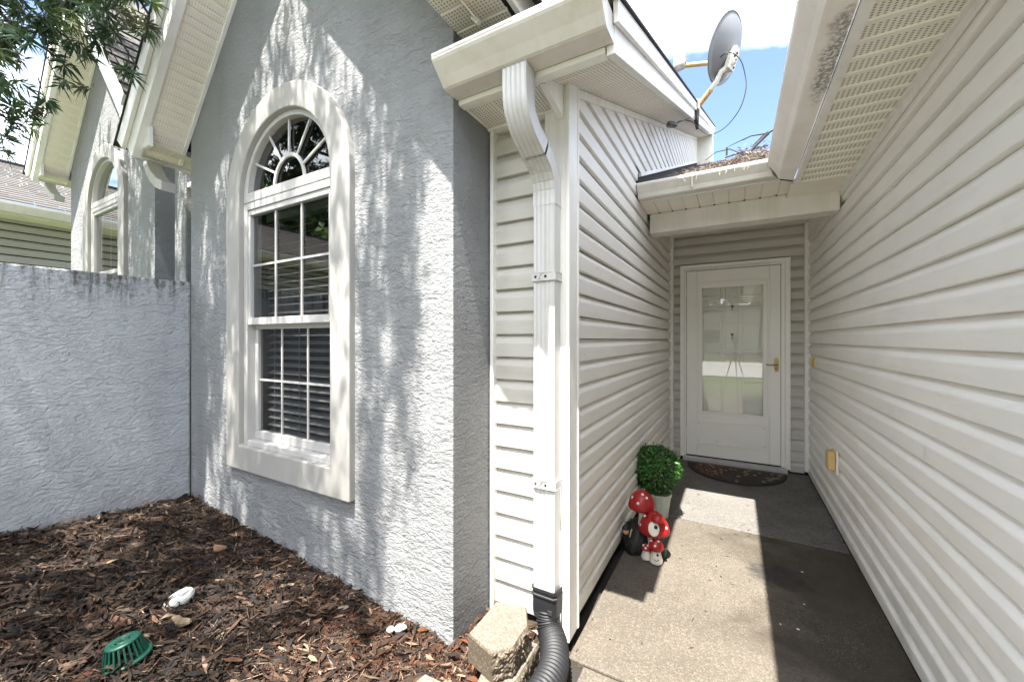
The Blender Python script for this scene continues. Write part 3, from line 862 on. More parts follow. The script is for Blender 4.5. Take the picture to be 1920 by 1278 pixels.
    for k, (y, z) in enumerate(pts):
        a = pts[max(k-1, 0)]; b = pts[min(k+1, len(pts)-1)]
        ty, tz = b[0]-a[0], b[1]-a[1]; L = math.hypot(ty, tz); ty, tz = ty/L, tz/L
        ang = math.atan2(ty, -tz)
        pinch = 0.94 if (k % 3 == 1 and (10 <= k <= 30 or 36 <= k <= 58)) else 1.0
        big = 1.035 if k >= 33 else 1.0
        secs.append(sec(y, z, ang, big * (0.99 if pinch < 1 else 1.0), big * pinch, big * (pinch if (k >= 36 and k % 6 == 1) else 1.0)))
    m = MB(); m.sweep(secs[:35], smooth=False); m.build("upper_elbow", SPOUT, ds)
    m = MB(); m.sweep(secs[33:], smooth=False); m.build("lower_elbow", SPOUT, ds)
    m = MB(); m.sweep([sec(*pts[33], math.atan2(pts[34][0]-pts[32][0], pts[32][1]-pts[34][1]), 1.045, 1.05), sec(*pts[34], math.atan2(pts[35][0]-pts[33][0], pts[33][1]-pts[35][1]), 1.04, 1.045)]); m.build("elbow_seam", GALV, ds) if False else None
    m = MB(); m.sweep([sec(1.482, z, 0, 0.985, 0.985) for z in (1.80, 1.2, 0.6, 0.235)]); m.build("pipe", SPOUT, ds)
    for z in (1.503, 0.667):
        m = MB(); pts2 = []
        y0, y1 = 1.443, 1.5195
        for zz in (z - 0.016, z + 0.016):
            m.tube([(cx - 0.051, y1, zz), (cx - 0.051, y0, zz), (cx - 0.025, y0 - 0.002, zz), (cx - 0.012, y0 - 0.002, z*2 - zz if False else zz), (cx + 0.051, y0, zz), (cx + 0.051, y1, zz)], 0.0028, 6)
        m.box((cx - 0.052, y0 - 0.0015, z - 0.017), (cx + 0.052, y0 + 0.0005, z + 0.017)); m.box((cx + 0.049, y0, z - 0.017), (cx + 0.0515, y1, z + 0.017))
        m.tube([(cx - 0.026, y0 - 0.004, z - 0.014), (cx - 0.008, y0 - 0.004, z + 0.014)], 0.0025, 6); m.tube([(cx - 0.026, y0 - 0.004, z + 0.014), (cx - 0.008, y0 - 0.004, z - 0.014)], 0.0025, 6)
        st = m.build("strap", SPOUT, ds)
        for dx in (-0.036, 0.008): MB().lathe([(0.0, 0.003), (0.005, 0.002), (0.006, 0.0)], n=10, c=(cx + dx, y0 - 0.0015, z), mat=Matrix.Rotation(R(90), 3, 'X')).build("strap_screw", GALV, ds)
passage()

def door_wall():
    dw = part("siding_wall", house)
    MB().box((-0.62, YD + 0.030, -0.1), (-0.47, YD + 0.06, 2.4)).box((0.42, YD + 0.030, -0.1), (0.62, YD + 0.06, 2.4)).box((-0.469, YD + 0.030, 2.0), (0.419, YD + 0.06, 2.4)).build("sheathing", GAP, dw)
    for sgn, x in ((1, -0.597), (-1, 0.593)):
        MB().box((min(x - sgn*0.030, x + sgn*0.030), YD - 0.030, 0.03), (max(x - sgn*0.030, x + sgn*0.030), YD + 0.028, 2.33)).build("corner_channel", TRIM, dw, bev=0.004)
    i = 0
    while True:
        h = Z0 - 0.03 + i * E_
        if h > 2.31: break
        cl = None if h + E_ < 2.33 else 2.33 - h
        if h + 0.03 < 2.02:
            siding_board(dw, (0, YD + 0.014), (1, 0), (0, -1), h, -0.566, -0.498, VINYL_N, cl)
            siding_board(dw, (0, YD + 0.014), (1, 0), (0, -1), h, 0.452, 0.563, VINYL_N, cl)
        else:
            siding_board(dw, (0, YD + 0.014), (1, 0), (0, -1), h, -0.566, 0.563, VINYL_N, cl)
        i += 1
    # frame
    fr = part("door_frame", house)
    def b(n, a, c, mat=DOORW, bev=0.003, p=fr): return MB().box(a, c).build(n, mat, p, bev=bev)
    b("jamb", (-0.500, YD - 0.034, 0.03), (-0.462, YD + 0.04, 1.985)); b("jamb", (0.414, YD - 0.034, 0.03), (0.456, YD + 0.04, 1.985))
    b("head", (-0.500, YD - 0.034, 1.986), (0.456, YD + 0.04, 2.020))
    b("jamb_stop", (-0.461, YD - 0.022, 0.045), (-0.442, YD + 0.04, 1.962)); b("jamb_stop", (0.383, YD - 0.022, 0.045), (0.413, YD + 0.04, 1.962))
    b("head_stop", (-0.461, YD - 0.022, 1.963), (0.413, YD + 0.04, 1.985))
    b("threshold", (-0.47, YD - 0.075, 0.001), (0.43, YD + 0.05, 0.038), plain("aluminium_threshold", (0.52, 0.51, 0.50), 0.5, 0.2, 12))
    b("closer_tube", (-0.42, YD - 0.040, 1.966), (0.30, YD - 0.028, 1.982), TRIM)
    # storm door
    sd = part("storm_door", house)
    y0, y1 = YD - 0.012, YD + 0.022
    X0, X1, ZB, ZT = -0.439, 0.380, 0.052, 1.958
    GX0, GX1, GZ0, GZ1 = -0.292, 0.240, 0.512, 1.776
    b("door_stile", (X0, y0, ZB), (GX0 - 0.048, y1, ZT), p=sd); b("door_stile", (GX1 + 0.055, y0, ZB), (X1, y1, ZT), p=sd)
    b("top_rail", (GX0 - 0.047, y0, GZ1 + 0.055), (GX1 + 0.054, y1, ZT), p=sd); b("bottom_rail", (GX0 - 0.047, y0, ZB), (GX1 + 0.054, y1, GZ0 - 0.02), p=sd)
    O = [(GX0 - 0.052, GZ0 - 0.018), (GX1 + 0.056, GZ0 - 0.018), (GX1 + 0.056, GZ1 + 0.064), (GX0 - 0.052, GZ1 + 0.064)]
    M1 = [(GX0 - 0.034, GZ0 - 0.006), (GX1 + 0.036, GZ0 - 0.006), (GX1 + 0.036, GZ1 + 0.044), (GX0 - 0.034, GZ1 + 0.044)]
    I = [(GX0, GZ0), (GX1, GZ0), (GX1, GZ1), (GX0, GZ1)]
    MB().ring(O, M1, y0 - 0.010, y1).build("glass_moulding", DOORW, sd, bev=0.003)
    MB().ring([(x, z) for x, z in M1], I, y0 - 0.003, y1 - 0.006).build("glass_bead", DOORW, sd, bev=0.002)
    b("meeting_rail", (GX0, y0 - 0.001, 1.132), (GX1, y1 - 0.008, 1.145), TRIM, 0.001, sd)
    for (za, zb, yy) in ((GZ0, 1.131, y0 + 0.010), (1.146, GZ1, y0 + 0.014)):
        MB().add([(GX0, yy, za), (GX1, yy, za), (GX1, yy, zb), (GX0, yy, zb)], [(0, 1, 2, 3)]).build("pane", GLASS_DOOR, sd)
    kx0, kx1, kz0, kz1 = -0.356, 0.280, 0.180, 0.418
    O = [(kx0, kz0), (kx1, kz0), (kx1, kz1), (kx0, kz1)]; I = [(kx0 + .014, kz0 + .014), (kx1 - .014, kz0 + .014), (kx1 - .014, kz1 - .014), (kx0 + .014, kz1 - .014)]
    MB().ring(O, I, y0 - 0.007, y0 + 0.004).build("kick_moulding", DOORW, sd, bev=0.002)
    b("kick_plate", (kx0 + .014, y0 - 0.003, kz0 + .014), (kx1 - .014, y0 + 0.003, kz1 - .014), DOORW, 0.002, sd)
    m = MB()
    for x, z in ((kx0 + .03, kz0 + .03), (kx1 - .03, kz0 + .03), (kx1 - .03, kz1 - .03), (kx0 + .03, kz1 - .03), (kx0 + .2, kz0 + .03)):
        m.lathe([(0, .002), (.004, .0015), (.0045, 0)], n=8, c=(x, y0 - .0035, z), mat=Matrix.Rotation(R(90), 3, 'X'))
    m.build("kick_plate_screw", STEEL, sd)
    b("door_gap", (X0 - 0.0035, y0 + 0.006, ZB - 0.012), (X0 - 0.0004, y1, ZT + 0.006), GAP, 0, sd); b("door_gap", (X1 + 0.0004, y0 + 0.006, ZB - 0.012), (X1 + 0.0035, y1, ZT + 0.006), GAP, 0, sd)
    b("door_gap", (X0, y0 + 0.006, ZT + 0.0006), (X1, y1, ZT + 0.006), GAP, 0, sd); b("door_sweep", (X0, y0 + 0.004, ZB - 0.013), (X1, y1, ZB - 0.0006), GAP, 0, sd)
    # handle
    hd = MB()
    hx, hz = 0.346, 1.008
    n = 20
    pl = [(hx + 0.019*math.cos(2*math.pi*i/n), hz + 0.048*math.copysign(1, math.sin(2*math.pi*i/n))*min(1, abs(math.sin(2*math.pi*i/n))*1.6) + 0.018*math.sin(2*math.pi*i/n)) for i in range(n)]
    hd.prism(pl, lambda p: (p[0], y0 - 0.009, p[1]), lambda p: (p[0], y0 - 0.001, p[1]))
    hd.build("handle_plate", BRASS, sd)
    MB().tube([(hx, y0 - 0.004, hz), (hx, y0 - 0.05, hz), (hx - 0.015, y0 - 0.056, hz), (hx - 0.06, y0 - 0.052, hz - 0.002), (hx - 0.083, y0 - 0.045, hz + 0.004)], [0.008, 0.008, 0.0075, 0.006, 0.007], 10).build("handle_lever", STEEL, sd)
    MB().lathe([(0, .006), (.006, .005), (.008, 0)], n=10, c=(hx, y0 - .009, hz - 0.035), mat=Matrix.Rotation(R(90), 3, 'X')).build("lock_cylinder", BRASS, sd)
    MB().tube([(-0.441, y0 - 0.006, 1.70), (-0.441, y0 - 0.006, 1.80)], 0.005, 8).build("hinge", TRIM, sd); MB().tube([(-0.441, y0 - 0.006, 0.24), (-0.441, y0 - 0.006, 0.34)], 0.005, 8).build("hinge", TRIM, sd)
    # entry door behind the glass: six raised panels, peephole, knocker
    ed = part("entry_door", house)
    yb = YD + 0.075
    b("door_slab", (-0.44, yb, 0.05), (0.38, yb + 0.045, 1.97), DOORW, 0.002, ed)
    for cx in (-0.205, 0.155):
        for (za, zb) in ((1.665, 1.86), (0.98, 1.58), (0.25, 0.86)):
            hw = 0.125
            if True:
                O = [(cx - hw, za), (cx + hw, za), (cx + hw, zb), (cx - hw, zb)]
                I = [(cx - hw + .028, za + .028), (cx + hw - .028, za + .028), (cx + hw - .028, zb - .028), (cx - hw + .028, zb - .028)]
                mm = MB(); mm.ring(O, I, yb - 0.018, yb + 0.002); mm.box((cx - hw + .044, yb - 0.013, za + .044), (cx + hw - .044, yb + 0.001, zb - .044)); mm.build("door_panel", DOORW, ed, bev=0.004)
    for z in (1.585, 1.30):
        m = MB(); m.lathe([(0, .012), (.012, .010), (.014, 0)], n=12, c=(-0.022, yb, z), mat=Matrix.Rotation(R(90), 3, 'X'))
        m.box((-0.026, yb - 0.010, z - 0.045), (-0.018, yb - 0.001, z - 0.012)); m.build("peephole", STEEL, ed)
    # side strips that close the gap between the two doors
    b("jamb_side", (-0.462, YD + 0.041, 0.03), (-0.441, yb + 0.05, 1.985)); b("jamb_side", (0.381, YD + 0.041, 0.03), (0.402, yb + 0.05, 1.985))
    b("head_side", (-0.462, YD + 0.041, 1.971), (0.402, yb + 0.05, 1.99))
    # ceiling of the porch, beam, soffit, gutter
    MB().box((-0.60, 3.36, 2.325), (0.595, YD + 0.01, 2.345)).build("porch_ceiling", SOFFIT_P, house)
    m = MB(); m.box((-0.575, 3.20, 2.072), (0.583, 3.345, 2.218)); m.build("porch_beam", ALUM, house, bev=0.004)
    MB().box((-0.576, 3.346, 2.10), (0.584, 3.40, 2.325)).build("beam_back", TRIM, house)
    MB().box((-0.598, 3.21, 2.20), (-0.5755, 3.35, 2.226)).build("beam_pocket", GAP, house)
    es = part("entry_soffit", house)
    m = MB(); pw = 0.0935
    nv = [(0, 0), (0.003, 0.007), (0.007, 0.007), (0.010, 0), (pw, 0)]
    for k in range(len(nv) - 1):
        (a0, h0), (a1, h1) = nv[k], nv[k+1]
        m.add([(a0, 0, h0), (a1, 0, h1), (a1, 0.285, h1), (a0, 0.285, h0)], [(0, 1, 2, 3)])
    me = m.mesh("soffit_panel", SOFFIT_P)
    for k in range(12): link("soffit_panel", me, es, loc=(-0.600 + k * pw, 2.918, 2.2195 + random.uniform(0, 0.0015)))
    m = MB()
    for k in range(12): m.lathe([(0.0, -0.004), (0.006, -0.003), (0.008, 0.002)], n=8, c=(-0.596 + k * pw, 3.196, 2.219))
    m.build("soffit_gap", GAP, es)
    g = part("gutter", house)
    prof = [(2.918, 2.32), (2.918, 2.236), (2.912, 2.231), (2.848, 2.229), (2.838, 2.234), (2.825, 2.26), (2.792, 2.296), (2.786, 2.304), (2.786, 2.318), (2.794, 2.320)]
    m = MB(); gutter_path(m, prof, lambda p: (-0.588, *p), lambda p: (0.178 + (p[0] - 2.786) * 0.42, *p)); m.build("gutter_trough", ALUM, g)
    MB().box((-0.588, 2.7845, 2.312), (0.177, 2.788, 2.3215)).build("gutter_lip", TRIM, g)
    m = MB(); m.box((-0.24, 2.7835, 2.235), (-0.2385, 2.840, 2.318)); m.build("gutter_seam", ALUM, g)
    # entry roof
    m = MB(); zr = lambda y: 2.322 + PIT * (y - 2.80)
    m.add([(-0.60, 2.80, zr(2.80)), (0.9, 2.80, zr(2.80)), (0.9, 8.4, zr(8.4)), (-0.60, 8.4, zr(8.4)), (-0.60, 2.80, zr(2.8) - .015), (0.9, 2.80, zr(2.8) - .015)], [(0, 1, 2, 3), (0, 4, 5, 1)]); m.build("entry_roof", SHINGLE, house)
    MB().box((-0.595, 2.92, 2.224), (0.3, 2.935, 2.33)).build("fascia_board", TRIM, house)
door_wall()

def right_wing():
    rw = part("siding_wall", house)
    YS = -2.6
    MB().box((XR + 0.013, YS, -0.1), (XR + 0.05, YD + 0.06, 2.22)).build("sheathing", GAP, rw)
    i = 0
    while True:
        h = Z0 - 0.036 + i * E_
        if h > 2.19: break
        cp = None if h + E_ < 2.197 else 2.197 - h
        if i in (3, 8, 13) :
            ys = (2.9, 1.95, 3.6)[(3, 8, 13).index(i)]
            siding_board(rw, (XR, 0), (0, 1), (-1, 0), h, YS, ys + 0.03, VINYL_R, cp, top=0.1010)
            siding_board(rw, (XR - 0.0010, 0), (0, 1), (-1, 0), h, ys, YD + 0.012, VINYL_R, cp, top=0.1010)
        else:
            siding_board(rw, (XR, 0), (0, 1), (-1, 0), h, YS, YD + 0.012, VINYL_R, cp, top=0.1010)
        i += 1
    MB().box((XR - 0.024, YS, 2.158), (XR - 0.0185, YD - 0.03, 2.198)).build("undersill_trim", TRIM, rw)
    MB().box((0.586, 3.205, 2.196), (0.66, YD + 0.02, 2.34)).build("wall_head", VINYL_R, rw)
    so = part("eave_soffit", house)
    MB().box((0.570, YS, 2.190), (0.588, 3.20, 2.21)).build("soffit_channel", TRIM, so, bev=0.002)
    MB().box((0.312, YS, 2.189), (0.343, 2.935, 2.21)).build("fascia_trim", TRIM, so, bev=0.003)
    pw = 0.0915
    m = MB()
    nv = [(0, 0.0), (0.004, -0.005), (0.024, -0.005), (0.028, 0.0), (pw, 0.0)]
    for k in range(len(nv) - 1):
        (a0, h0), (a1, h1) = nv[k], nv[k+1]
        m.add([(0, a0, h0), (0.228, a0, h0), (0.228, a1, h1), (0, a1, h1)], [(0, 1, 2, 3)])
    me = m.mesh("soffit_panel", SOFFIT_Y); vent_attr(me, [1.0 if v[1] > 0.027 and v[1] < 2 else 0.0 for v in m.v])
    n = 0; y = 3.10
    while y > YS:
        link("soffit_panel", me, so, loc=(0.3425, y, 2.203)); y -= pw; n += 1
    MB().box((0.3, 2.936, 2.196), (0.585, 3.2, 2.20)).build("soffit_end", SOFFIT_P, so)
    g = part("gutter", house)
    prof = [(0.311, 2.30), (0.311, 2.212), (0.306, 2.208), (0.236, 2.208), (0.227, 2.212), (0.212, 2.235), (0.176, 2.275), (0.170, 2.283), (0.170, 2.301), (0.178, 2.304)]
    m = MB(); gutter_path(m, prof, lambda p: (p[0], YS, p[1]), lambda p: (p[0], 2.79 + (p[0] - 0.17) * 0.9, p[1])); m.build("gutter_trough", GUTTER_R, g)
    MB().box((0.1685, YS, 2.294), (0.172, 2.785, 2.305)).build("gutter_lip", TRIM, g)
    # sealed seam where the two gutters meet
    m = MB(); m.tube([(0.178, 2.788, 2.305), (0.182, 2.79, 2.27), (0.222, 2.83, 2.222), (0.240, 2.85, 2.206), (0.305, 2.91, 2.206)], 0.0035, 6); m.build("gutter_seal", GAP, g)
    m = MB(); z = lambda x: 2.318 + PIT * (x - 0.16)
    m.add([(0.20, YS, 2.292), (0.20, 3.15, 2.292), (0.62, 3.15, 2.464), (0.62, 8.4, 2.464), (4, 8.4, z(4)), (4, YS, z(4))], [(0, 1, 2, 5), (2, 3, 4, 5)]); m.build("roof", SHINGLE_EDGE, house)
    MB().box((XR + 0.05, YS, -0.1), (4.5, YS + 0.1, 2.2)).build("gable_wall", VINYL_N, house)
right_wing()

# ------------------------------------------------------------------ neighbouring houses and low wall
nb = thing("house", "matching gray stucco gabled house with arched window beyond the low wall", "house", (-5.4, 1.43, 0))
bay(nb, -3.31, 0.175, 0.555, detail=False, glass=GLASS_NB)
MB().box((-4.30, 2.75, -0.2), (-3.2, 2.85, 3.0)).build("recess_wall", STUCCO, nb)

wallo = MB().box((-3.42, -4.0, -0.3), (XB0 + 0.004, YF - 0.004, 1.635))
wallo = tag(wallo.build("garden_wall", STUCCO_WALL, None, bev=0.012), "low gray stucco wall with black mildew streaks along its top edge", "wall")
pil = thing("courtyard_gate_post", "narrow stucco pillar with cream lintel between the two gables", "pillar", (-3.52, 1.5, 0))
MB().box((-3.98, 1.45, -0.2), (-3.785, 1.66, 2.72)).build("pillar", STUCCO, pil, bev=0.01)
MB().box((-3.783, 1.49, 2.27), (-3.2, 1.62, 2.45)).build("lintel", TRIM, pil, bev=0.004)
MB().box((-3.783, 1.46, 2.452), (-3.2, 1.65, 2.49)).build("lintel_cap", TRIM, pil, bev=0.004)

def far_house():
    fh = thing("house", "beige vinyl-sided house with weathered shingle roof at the far left", "house", (-8, 0, 0))
    XF = -8.0; zt = 2.78; y0, y1 = -7.0, 2.6
    sw = part("siding_wall", fh)
    MB().box((XF - 0.1, y0, -0.2), (XF - 0.02, y1, zt + 0.1)).build("sheathing", GAP, sw)
    i = 0
    while 0.1 + i * E_ < zt:
        h = 0.1 + i * E_
        siding_board(sw, (XF - 0.02, 0), (0, 1), (1, 0), h, y0, y1, VINYL_FAR); i += 1
    MB().box((XF, y0, zt - 0.01), (XF + 0.34, y1, zt + 0.01)).build("eave_soffit", SOFFIT_P, fh)
    prof = [(0.0, 0.12), (0.0, 0.0), (0.075, 0.0), (0.085, 0.02), (0.115, 0.09), (0.115, 0.12)]
    m = MB(); gutter_path(m, prof, lambda p: (XF + 0.34 + p[0], y0, zt + p[1]), lambda p: (XF + 0.34 + p[0], y1, zt + p[1])); m.build("gutter", ALUM, fh)
    m = MB(); tones = []
    pit = 0.42; nc = 22
    for i in range(nc):
        d0 = i * 0.14; d1 = d0 + 0.16
        y = y0 + random.uniform(-0.3, 0)
        while y < y1:
            wd = random.uniform(0.2, 0.42); t0 = random.uniform(0.5, 1.0)
            def P(d, yy, nn): return (XF + 0.44 - d, yy, zt + 0.13 + d * pit + nn)
            e = random.uniform(0, 0.02)
            m.add([P(d0 - e, y, 0.014), P(d0 - e, y + wd, 0.014), P(d1, y + wd, 0), P(d1, y, 0), P(d0 - e, y, 0), P(d0 - e, y + wd, 0)], [(0, 1, 2, 3), (4, 5, 1, 0)]); tones += [t0] * 6
            y += wd + 0.005
    me = m.mesh("shingle_courses", SHINGLE)
    a = me.attributes.new("tone", 'FLOAT', 'POINT'); a.data.foreach_set("value", np.asarray(tones, np.float32))
    o = link("shingle_courses", me, fh); o["kind"] = "stuff"
    m = MB(); m.add([(XF + 0.4, y1, zt + 0.1), (XF - 2.7, y1, zt + 0.12 + 3.1 * pit), (XF - 2.7, y1, zt - 2.5), (XF, y1, zt - 2.5), (XF, y1, zt)], [(0, 1, 2, 3, 4)]); m.build("gable_wall", VINYL_FAR, fh)
    MB().box((XF - 2.75, y0, zt + 0.13 + 3.06 * pit), (XF - 2.55, y1 + 0.05, zt + 0.16 + 3.06 * pit)).build("ridge_cap", SHINGLE_EDGE, fh)
far_house()

# ------------------------------------------------------------------ mulch bed
def mz(x, y):
    return 0.040 + 0.077 * np.maximum(0, -x - 0.976) + 0.09 * np.clip(1.254 - y, -0.2, 1.2) * np.clip((-x - 0.9) / 0.8, 0, 1)
def mulch():
    nx, ny = 150, 110
    xs = np.linspace(-3.25, -0.575, nx); ys = np.linspace(-1.6, 1.56, ny)
    X, Y = np.meshgrid(xs, ys)
    Z = mz(X, Y) - 0.02
    Z += np.array([[0.018 * mn.noise(Vector((x * 7, y * 7, 0))) + 0.012 * mn.noise(Vector((x * 19, y * 19, 3))) for x in xs] for y in ys])
    edge = np.clip((X + 0.72) / 0.12, 0, 1)
    Z = Z - edge * 0.045
    V = np.stack([X, Y, Z], -1).reshape(-1, 3)
    idx = np.arange(nx * ny).reshape(ny, nx)
    F = np.stack([idx[:-1, :-1], idx[:-1, 1:], idx[1:, 1:], idx[1:, :-1]], -1).reshape(-1, 4)
    t = NT("mulch_soil"); n = t.noise(40, 5, 0.7)
    t.color(t.mix(n, (0.012, 0.009, 0.007), (0.07, 0.045, 0.028))); t.rough(0.95); t.bump(n, 1.0, 0.02)
    me = np_mesh("mulch_bed", V, F, t.m, smooth=True)
    o = link("mulch_bed", me); o["kind"] = "structure"
    # shredded bark: bent slivers
    N = 62000
    x = rng.uniform(-3.18, -0.60, N); y = np.where(rng.random(N) < 0.965, rng.uniform(0.02, 1.25, N), rng.uniform(1.2, 1.52, N)); x = np.where(y > 1.25, rng.uniform(-0.98, -0.60, N), x)
    keep = (x < -0.98) | (y < 1.5)
    x, y = x[keep], y[keep]; N = len(x)
    big = rng.random(N)
    L = np.where(big < 0.70, rng.uniform(0.007, 0.020, N), rng.uniform(0.018, 0.044, N))
    W = np.where(big < 0.70, rng.uniform(0.0010, 0.0030, N), rng.uniform(0.0030, 0.0085, N))
    needle = rng.random(N) < 0.30
    W = np.where(needle, rng.uniform(0.0008, 0.0016, N), W); L = np.where(needle, rng.uniform(0.015, 0.045, N), L)
    ang = rng.normal(0.35, 0.9, N); tilt = rng.normal(0, 0.28, N); roll = rng.normal(0, 0.6, N)
    lump = np.array([0.018 * mn.noise(Vector((a * 7, b * 7, 0))) + 0.012 * mn.noise(Vector((a * 19, b * 19, 3))) for a, b in zip(x, y)])
    z = mz(x, y) - 0.02 + lump + np.abs(rng.normal(0.004, 0.010, N)) - np.clip((x + 0.72) / 0.12, 0, 1) * 0.045
    d = np.stack([np.cos(ang) * np.cos(tilt), np.sin(ang) * np.cos(tilt), np.sin(tilt)], 1)
    sdir = np.stack([-np.sin(ang) * np.cos(roll), np.cos(ang) * np.cos(roll), np.sin(roll)], 1)
    up = np.cross(d, sdir)
    C = np.stack([x, y, z], 1)
    bend = rng.uniform(-0.25, 0.35, N)[:, None] * L[:, None]
    hw = W[:, None]; hl = L[:, None]
    tp = rng.uniform(0.2, 0.8, N)[:, None]; tq = rng.uniform(0.2, 0.8, N)[:, None]
    rows = [C - d * hl - sdir * hw * tp - up * bend, C - d * hl + sdir * hw * tp - up * bend,
            C - sdir * hw + up * 0.0, C + sdir * hw + up * hw * 0.8,
            C + d * hl - sdir * hw * tq - up * bend * 0.6, C + d * hl + sdir * hw * tq - up * bend * 0.6]
    V = np.stack(rows, 1).reshape(-1, 3)
    b = (np.arange(N) * 6)[:, None]
    F = np.concatenate([b + np.array([[0, 1, 3, 2]]), b + np.array([[2, 3, 5, 4]])], 0)
    pal = np.array([[.035, .023, .016], [.055, .036, .024], [.022, .017, .014], [.085, .055, .036], [.12, .085, .06], [.018, .016, .017], [.19, .145, .105], [.30, .25, .195], [.075, .032, .016], [.13, .052, .02]])
    near = np.clip((x + 1.75) / 0.5, 0, 1) * np.clip((y - 0.35 - 0.4 * (-0.98 - x)) / 0.4, 0, 1)
    p = np.array([.22, .20, .19, .11, .07, .12, .045, .022, .02, .008]); p2 = np.array([.10, .12, .05, .12, .10, .03, .08, .05, .2, .15])
    ch = np.where(rng.random(N) < near, rng.choice(10, N, p=p2 / p2.sum()), rng.choice(10, N, p=p / p.sum()))
    ch = np.where(needle & (rng.random(N) < 0.35), rng.choice([6, 7, 4, 9], N), ch)
    cl = pal[ch] * np.array([1.12, 0.96, 0.86]) * np.exp(rng.normal(-1.02, 0.45, (N, 1)))
    me = np_mesh("mulch", V, F, MULCHM, np.repeat(cl, 6, 0))
    o = link("mulch", me); o["kind"] = "stuff"; o["label"] = "dark shredded bark mulch covering the planting bed"
mulch()
def gz(x, y): return float(mz(np.array(x), np.array(y)))

# ------------------------------------------------------------------ things on the bed
def bark_chunk(x, y, lx, ly, rot, label, colr):
    m = MB(); pts = []
    n = 11
    pr = [(lx * (1 + random.uniform(-.30, .22)) * math.cos(2*math.pi*i/n), ly * (1 + random.uniform(-.38, .25)) * math.sin(2*math.pi*i/n)) for i in range(n)]
    z = gz(x, y) + 0.004
    M = Matrix.Rotation(rot, 3, 'Z') @ Matrix.Rotation(R(10), 3, 'X')
    def top(p): v = M @ Vector((p[0]*0.9, p[1]*0.9, 0.0045 + 5.0 * (p[0]*p[0]) + random.uniform(-.0015, .002))); return (x + v.x, y + v.y, z + v.z)
    def bot(p): v = M @ Vector((p[0], p[1], -0.006 + 5.0 * (p[0]*p[0]))); return (x + v.x, y + v.y, z + v.z)
    m.prism(pr, bot, top)
    o = m.build("bark_chunk", plain("bark_chunk", colr, 0.85, 0.4, 40, 0.8, 50), None, bev=0.001)
    tag(o, label, "bark chunk", "large bark pieces on the mulch")
bark_chunk(-2.02, 0.57, 0.040, 0.022, 0.1, "flat reddish-brown bark slab just behind the green drain grate", (0.115, 0.052, 0.030))
bark_chunk(-2.33, 1.04, 0.045, 0.022, 0.3, "tan curled bark piece nearest the stucco wall", (0.16, 0.09, 0.05))
bark_chunk(-1.86, 0.70, 0.050, 0.018, 0.25, "pale yellowish bark slab in front of the white pipe cap", (0.19, 0.14, 0.085))
bark_chunk(-2.62, 0.80, 0.04, 0.02, 0.5, "pale brown bark piece near the low wall", (0.11, 0.07, 0.043))

def drain_grate():
    x, y = -1.80, 0.525
    z = gz(x, y) - 0.010
    o = thing("drain_grate", "green plastic domed drain grate standing in the dark mulch", "drain grate", (x, y, z))
    M = Matrix.Rotation(R(-8), 3, 'Y') @ Matrix.Rotation(R(6), 3, 'X')
    H = 0.070; r0, r1 = 0.061, 0.043
    MB().lathe([(r0 - .012, 0.0), (r0 + .006, 0.0), (r0 + .007, 0.010), (r0 - .002, 0.013), (r0 - .012, 0.011), (r0 - .012, 0.0)], (x, y, z), 36, mat=M).build("base_ring", GREENP, o)
    m = MB(); m.lathe([(r1 - .016, H - .004), (r1 + .003, H - .008), (r1 + .003, H), (r1 - .004, H + .004), (r1 - .016, H + .002), (r1 - .016, H - .004)], (x, y, z), 36, mat=M)
    m.build("top_ring", GREENP, o)
    for rr in (0.024, 0.012):
        MB().lathe([(rr - .004, H - .004), (rr + .004, H - .004), (rr + .004, H + .002), (rr - .004, H + .002), (rr - .004, H - .004)], (x, y, z), 28, mat=M).build("inner_ring", GREENP, o)
    m = MB()
    for k in range(4):
        a = k * math.pi / 2 + 0.4
        q = M @ Vector((0.008 * math.cos(a), 0.008 * math.sin(a), H - .003)); q2 = M @ Vector((r1 * math.cos(a), r1 * math.sin(a), H - .003))
        m.tube([(x + q.x, y + q.y, z + q.z), (x + q2.x, y + q2.y, z + q2.z)], 0.003, 6)
    m.build("top_spoke", GREENP, o)
    sm = None
    n = 24
    for k in range(n):
        a = 2 * math.pi * k / n
        m = MB(); c, s_ = math.cos(a), math.sin(a)
        vs = []
        for (r, zz) in ((r0 - .003, 0.008), (r1 + .001, H - .004)):
            for (dr, dt) in ((-.004, -.0025), (.003, -.0025), (.003, .0025), (-.004, .0025)):
                v = M @ Vector(((r + dr) * c - dt * s_, (r + dr) * s_ + dt * c, zz)); vs.append((x + v.x, y + v.y, z + v.z))
        m.add(vs, [(0, 1, 5, 4), (1, 2, 6, 5), (2, 3, 7, 6), (3, 0, 4, 7)]); m.build("rib", GREENP, o)
    MB().lathe([(0.0, 0.004), (r0 - .016, 0.004)], (x, y, z), 24).build("drain_hole", GAP, o)
drain_grate()

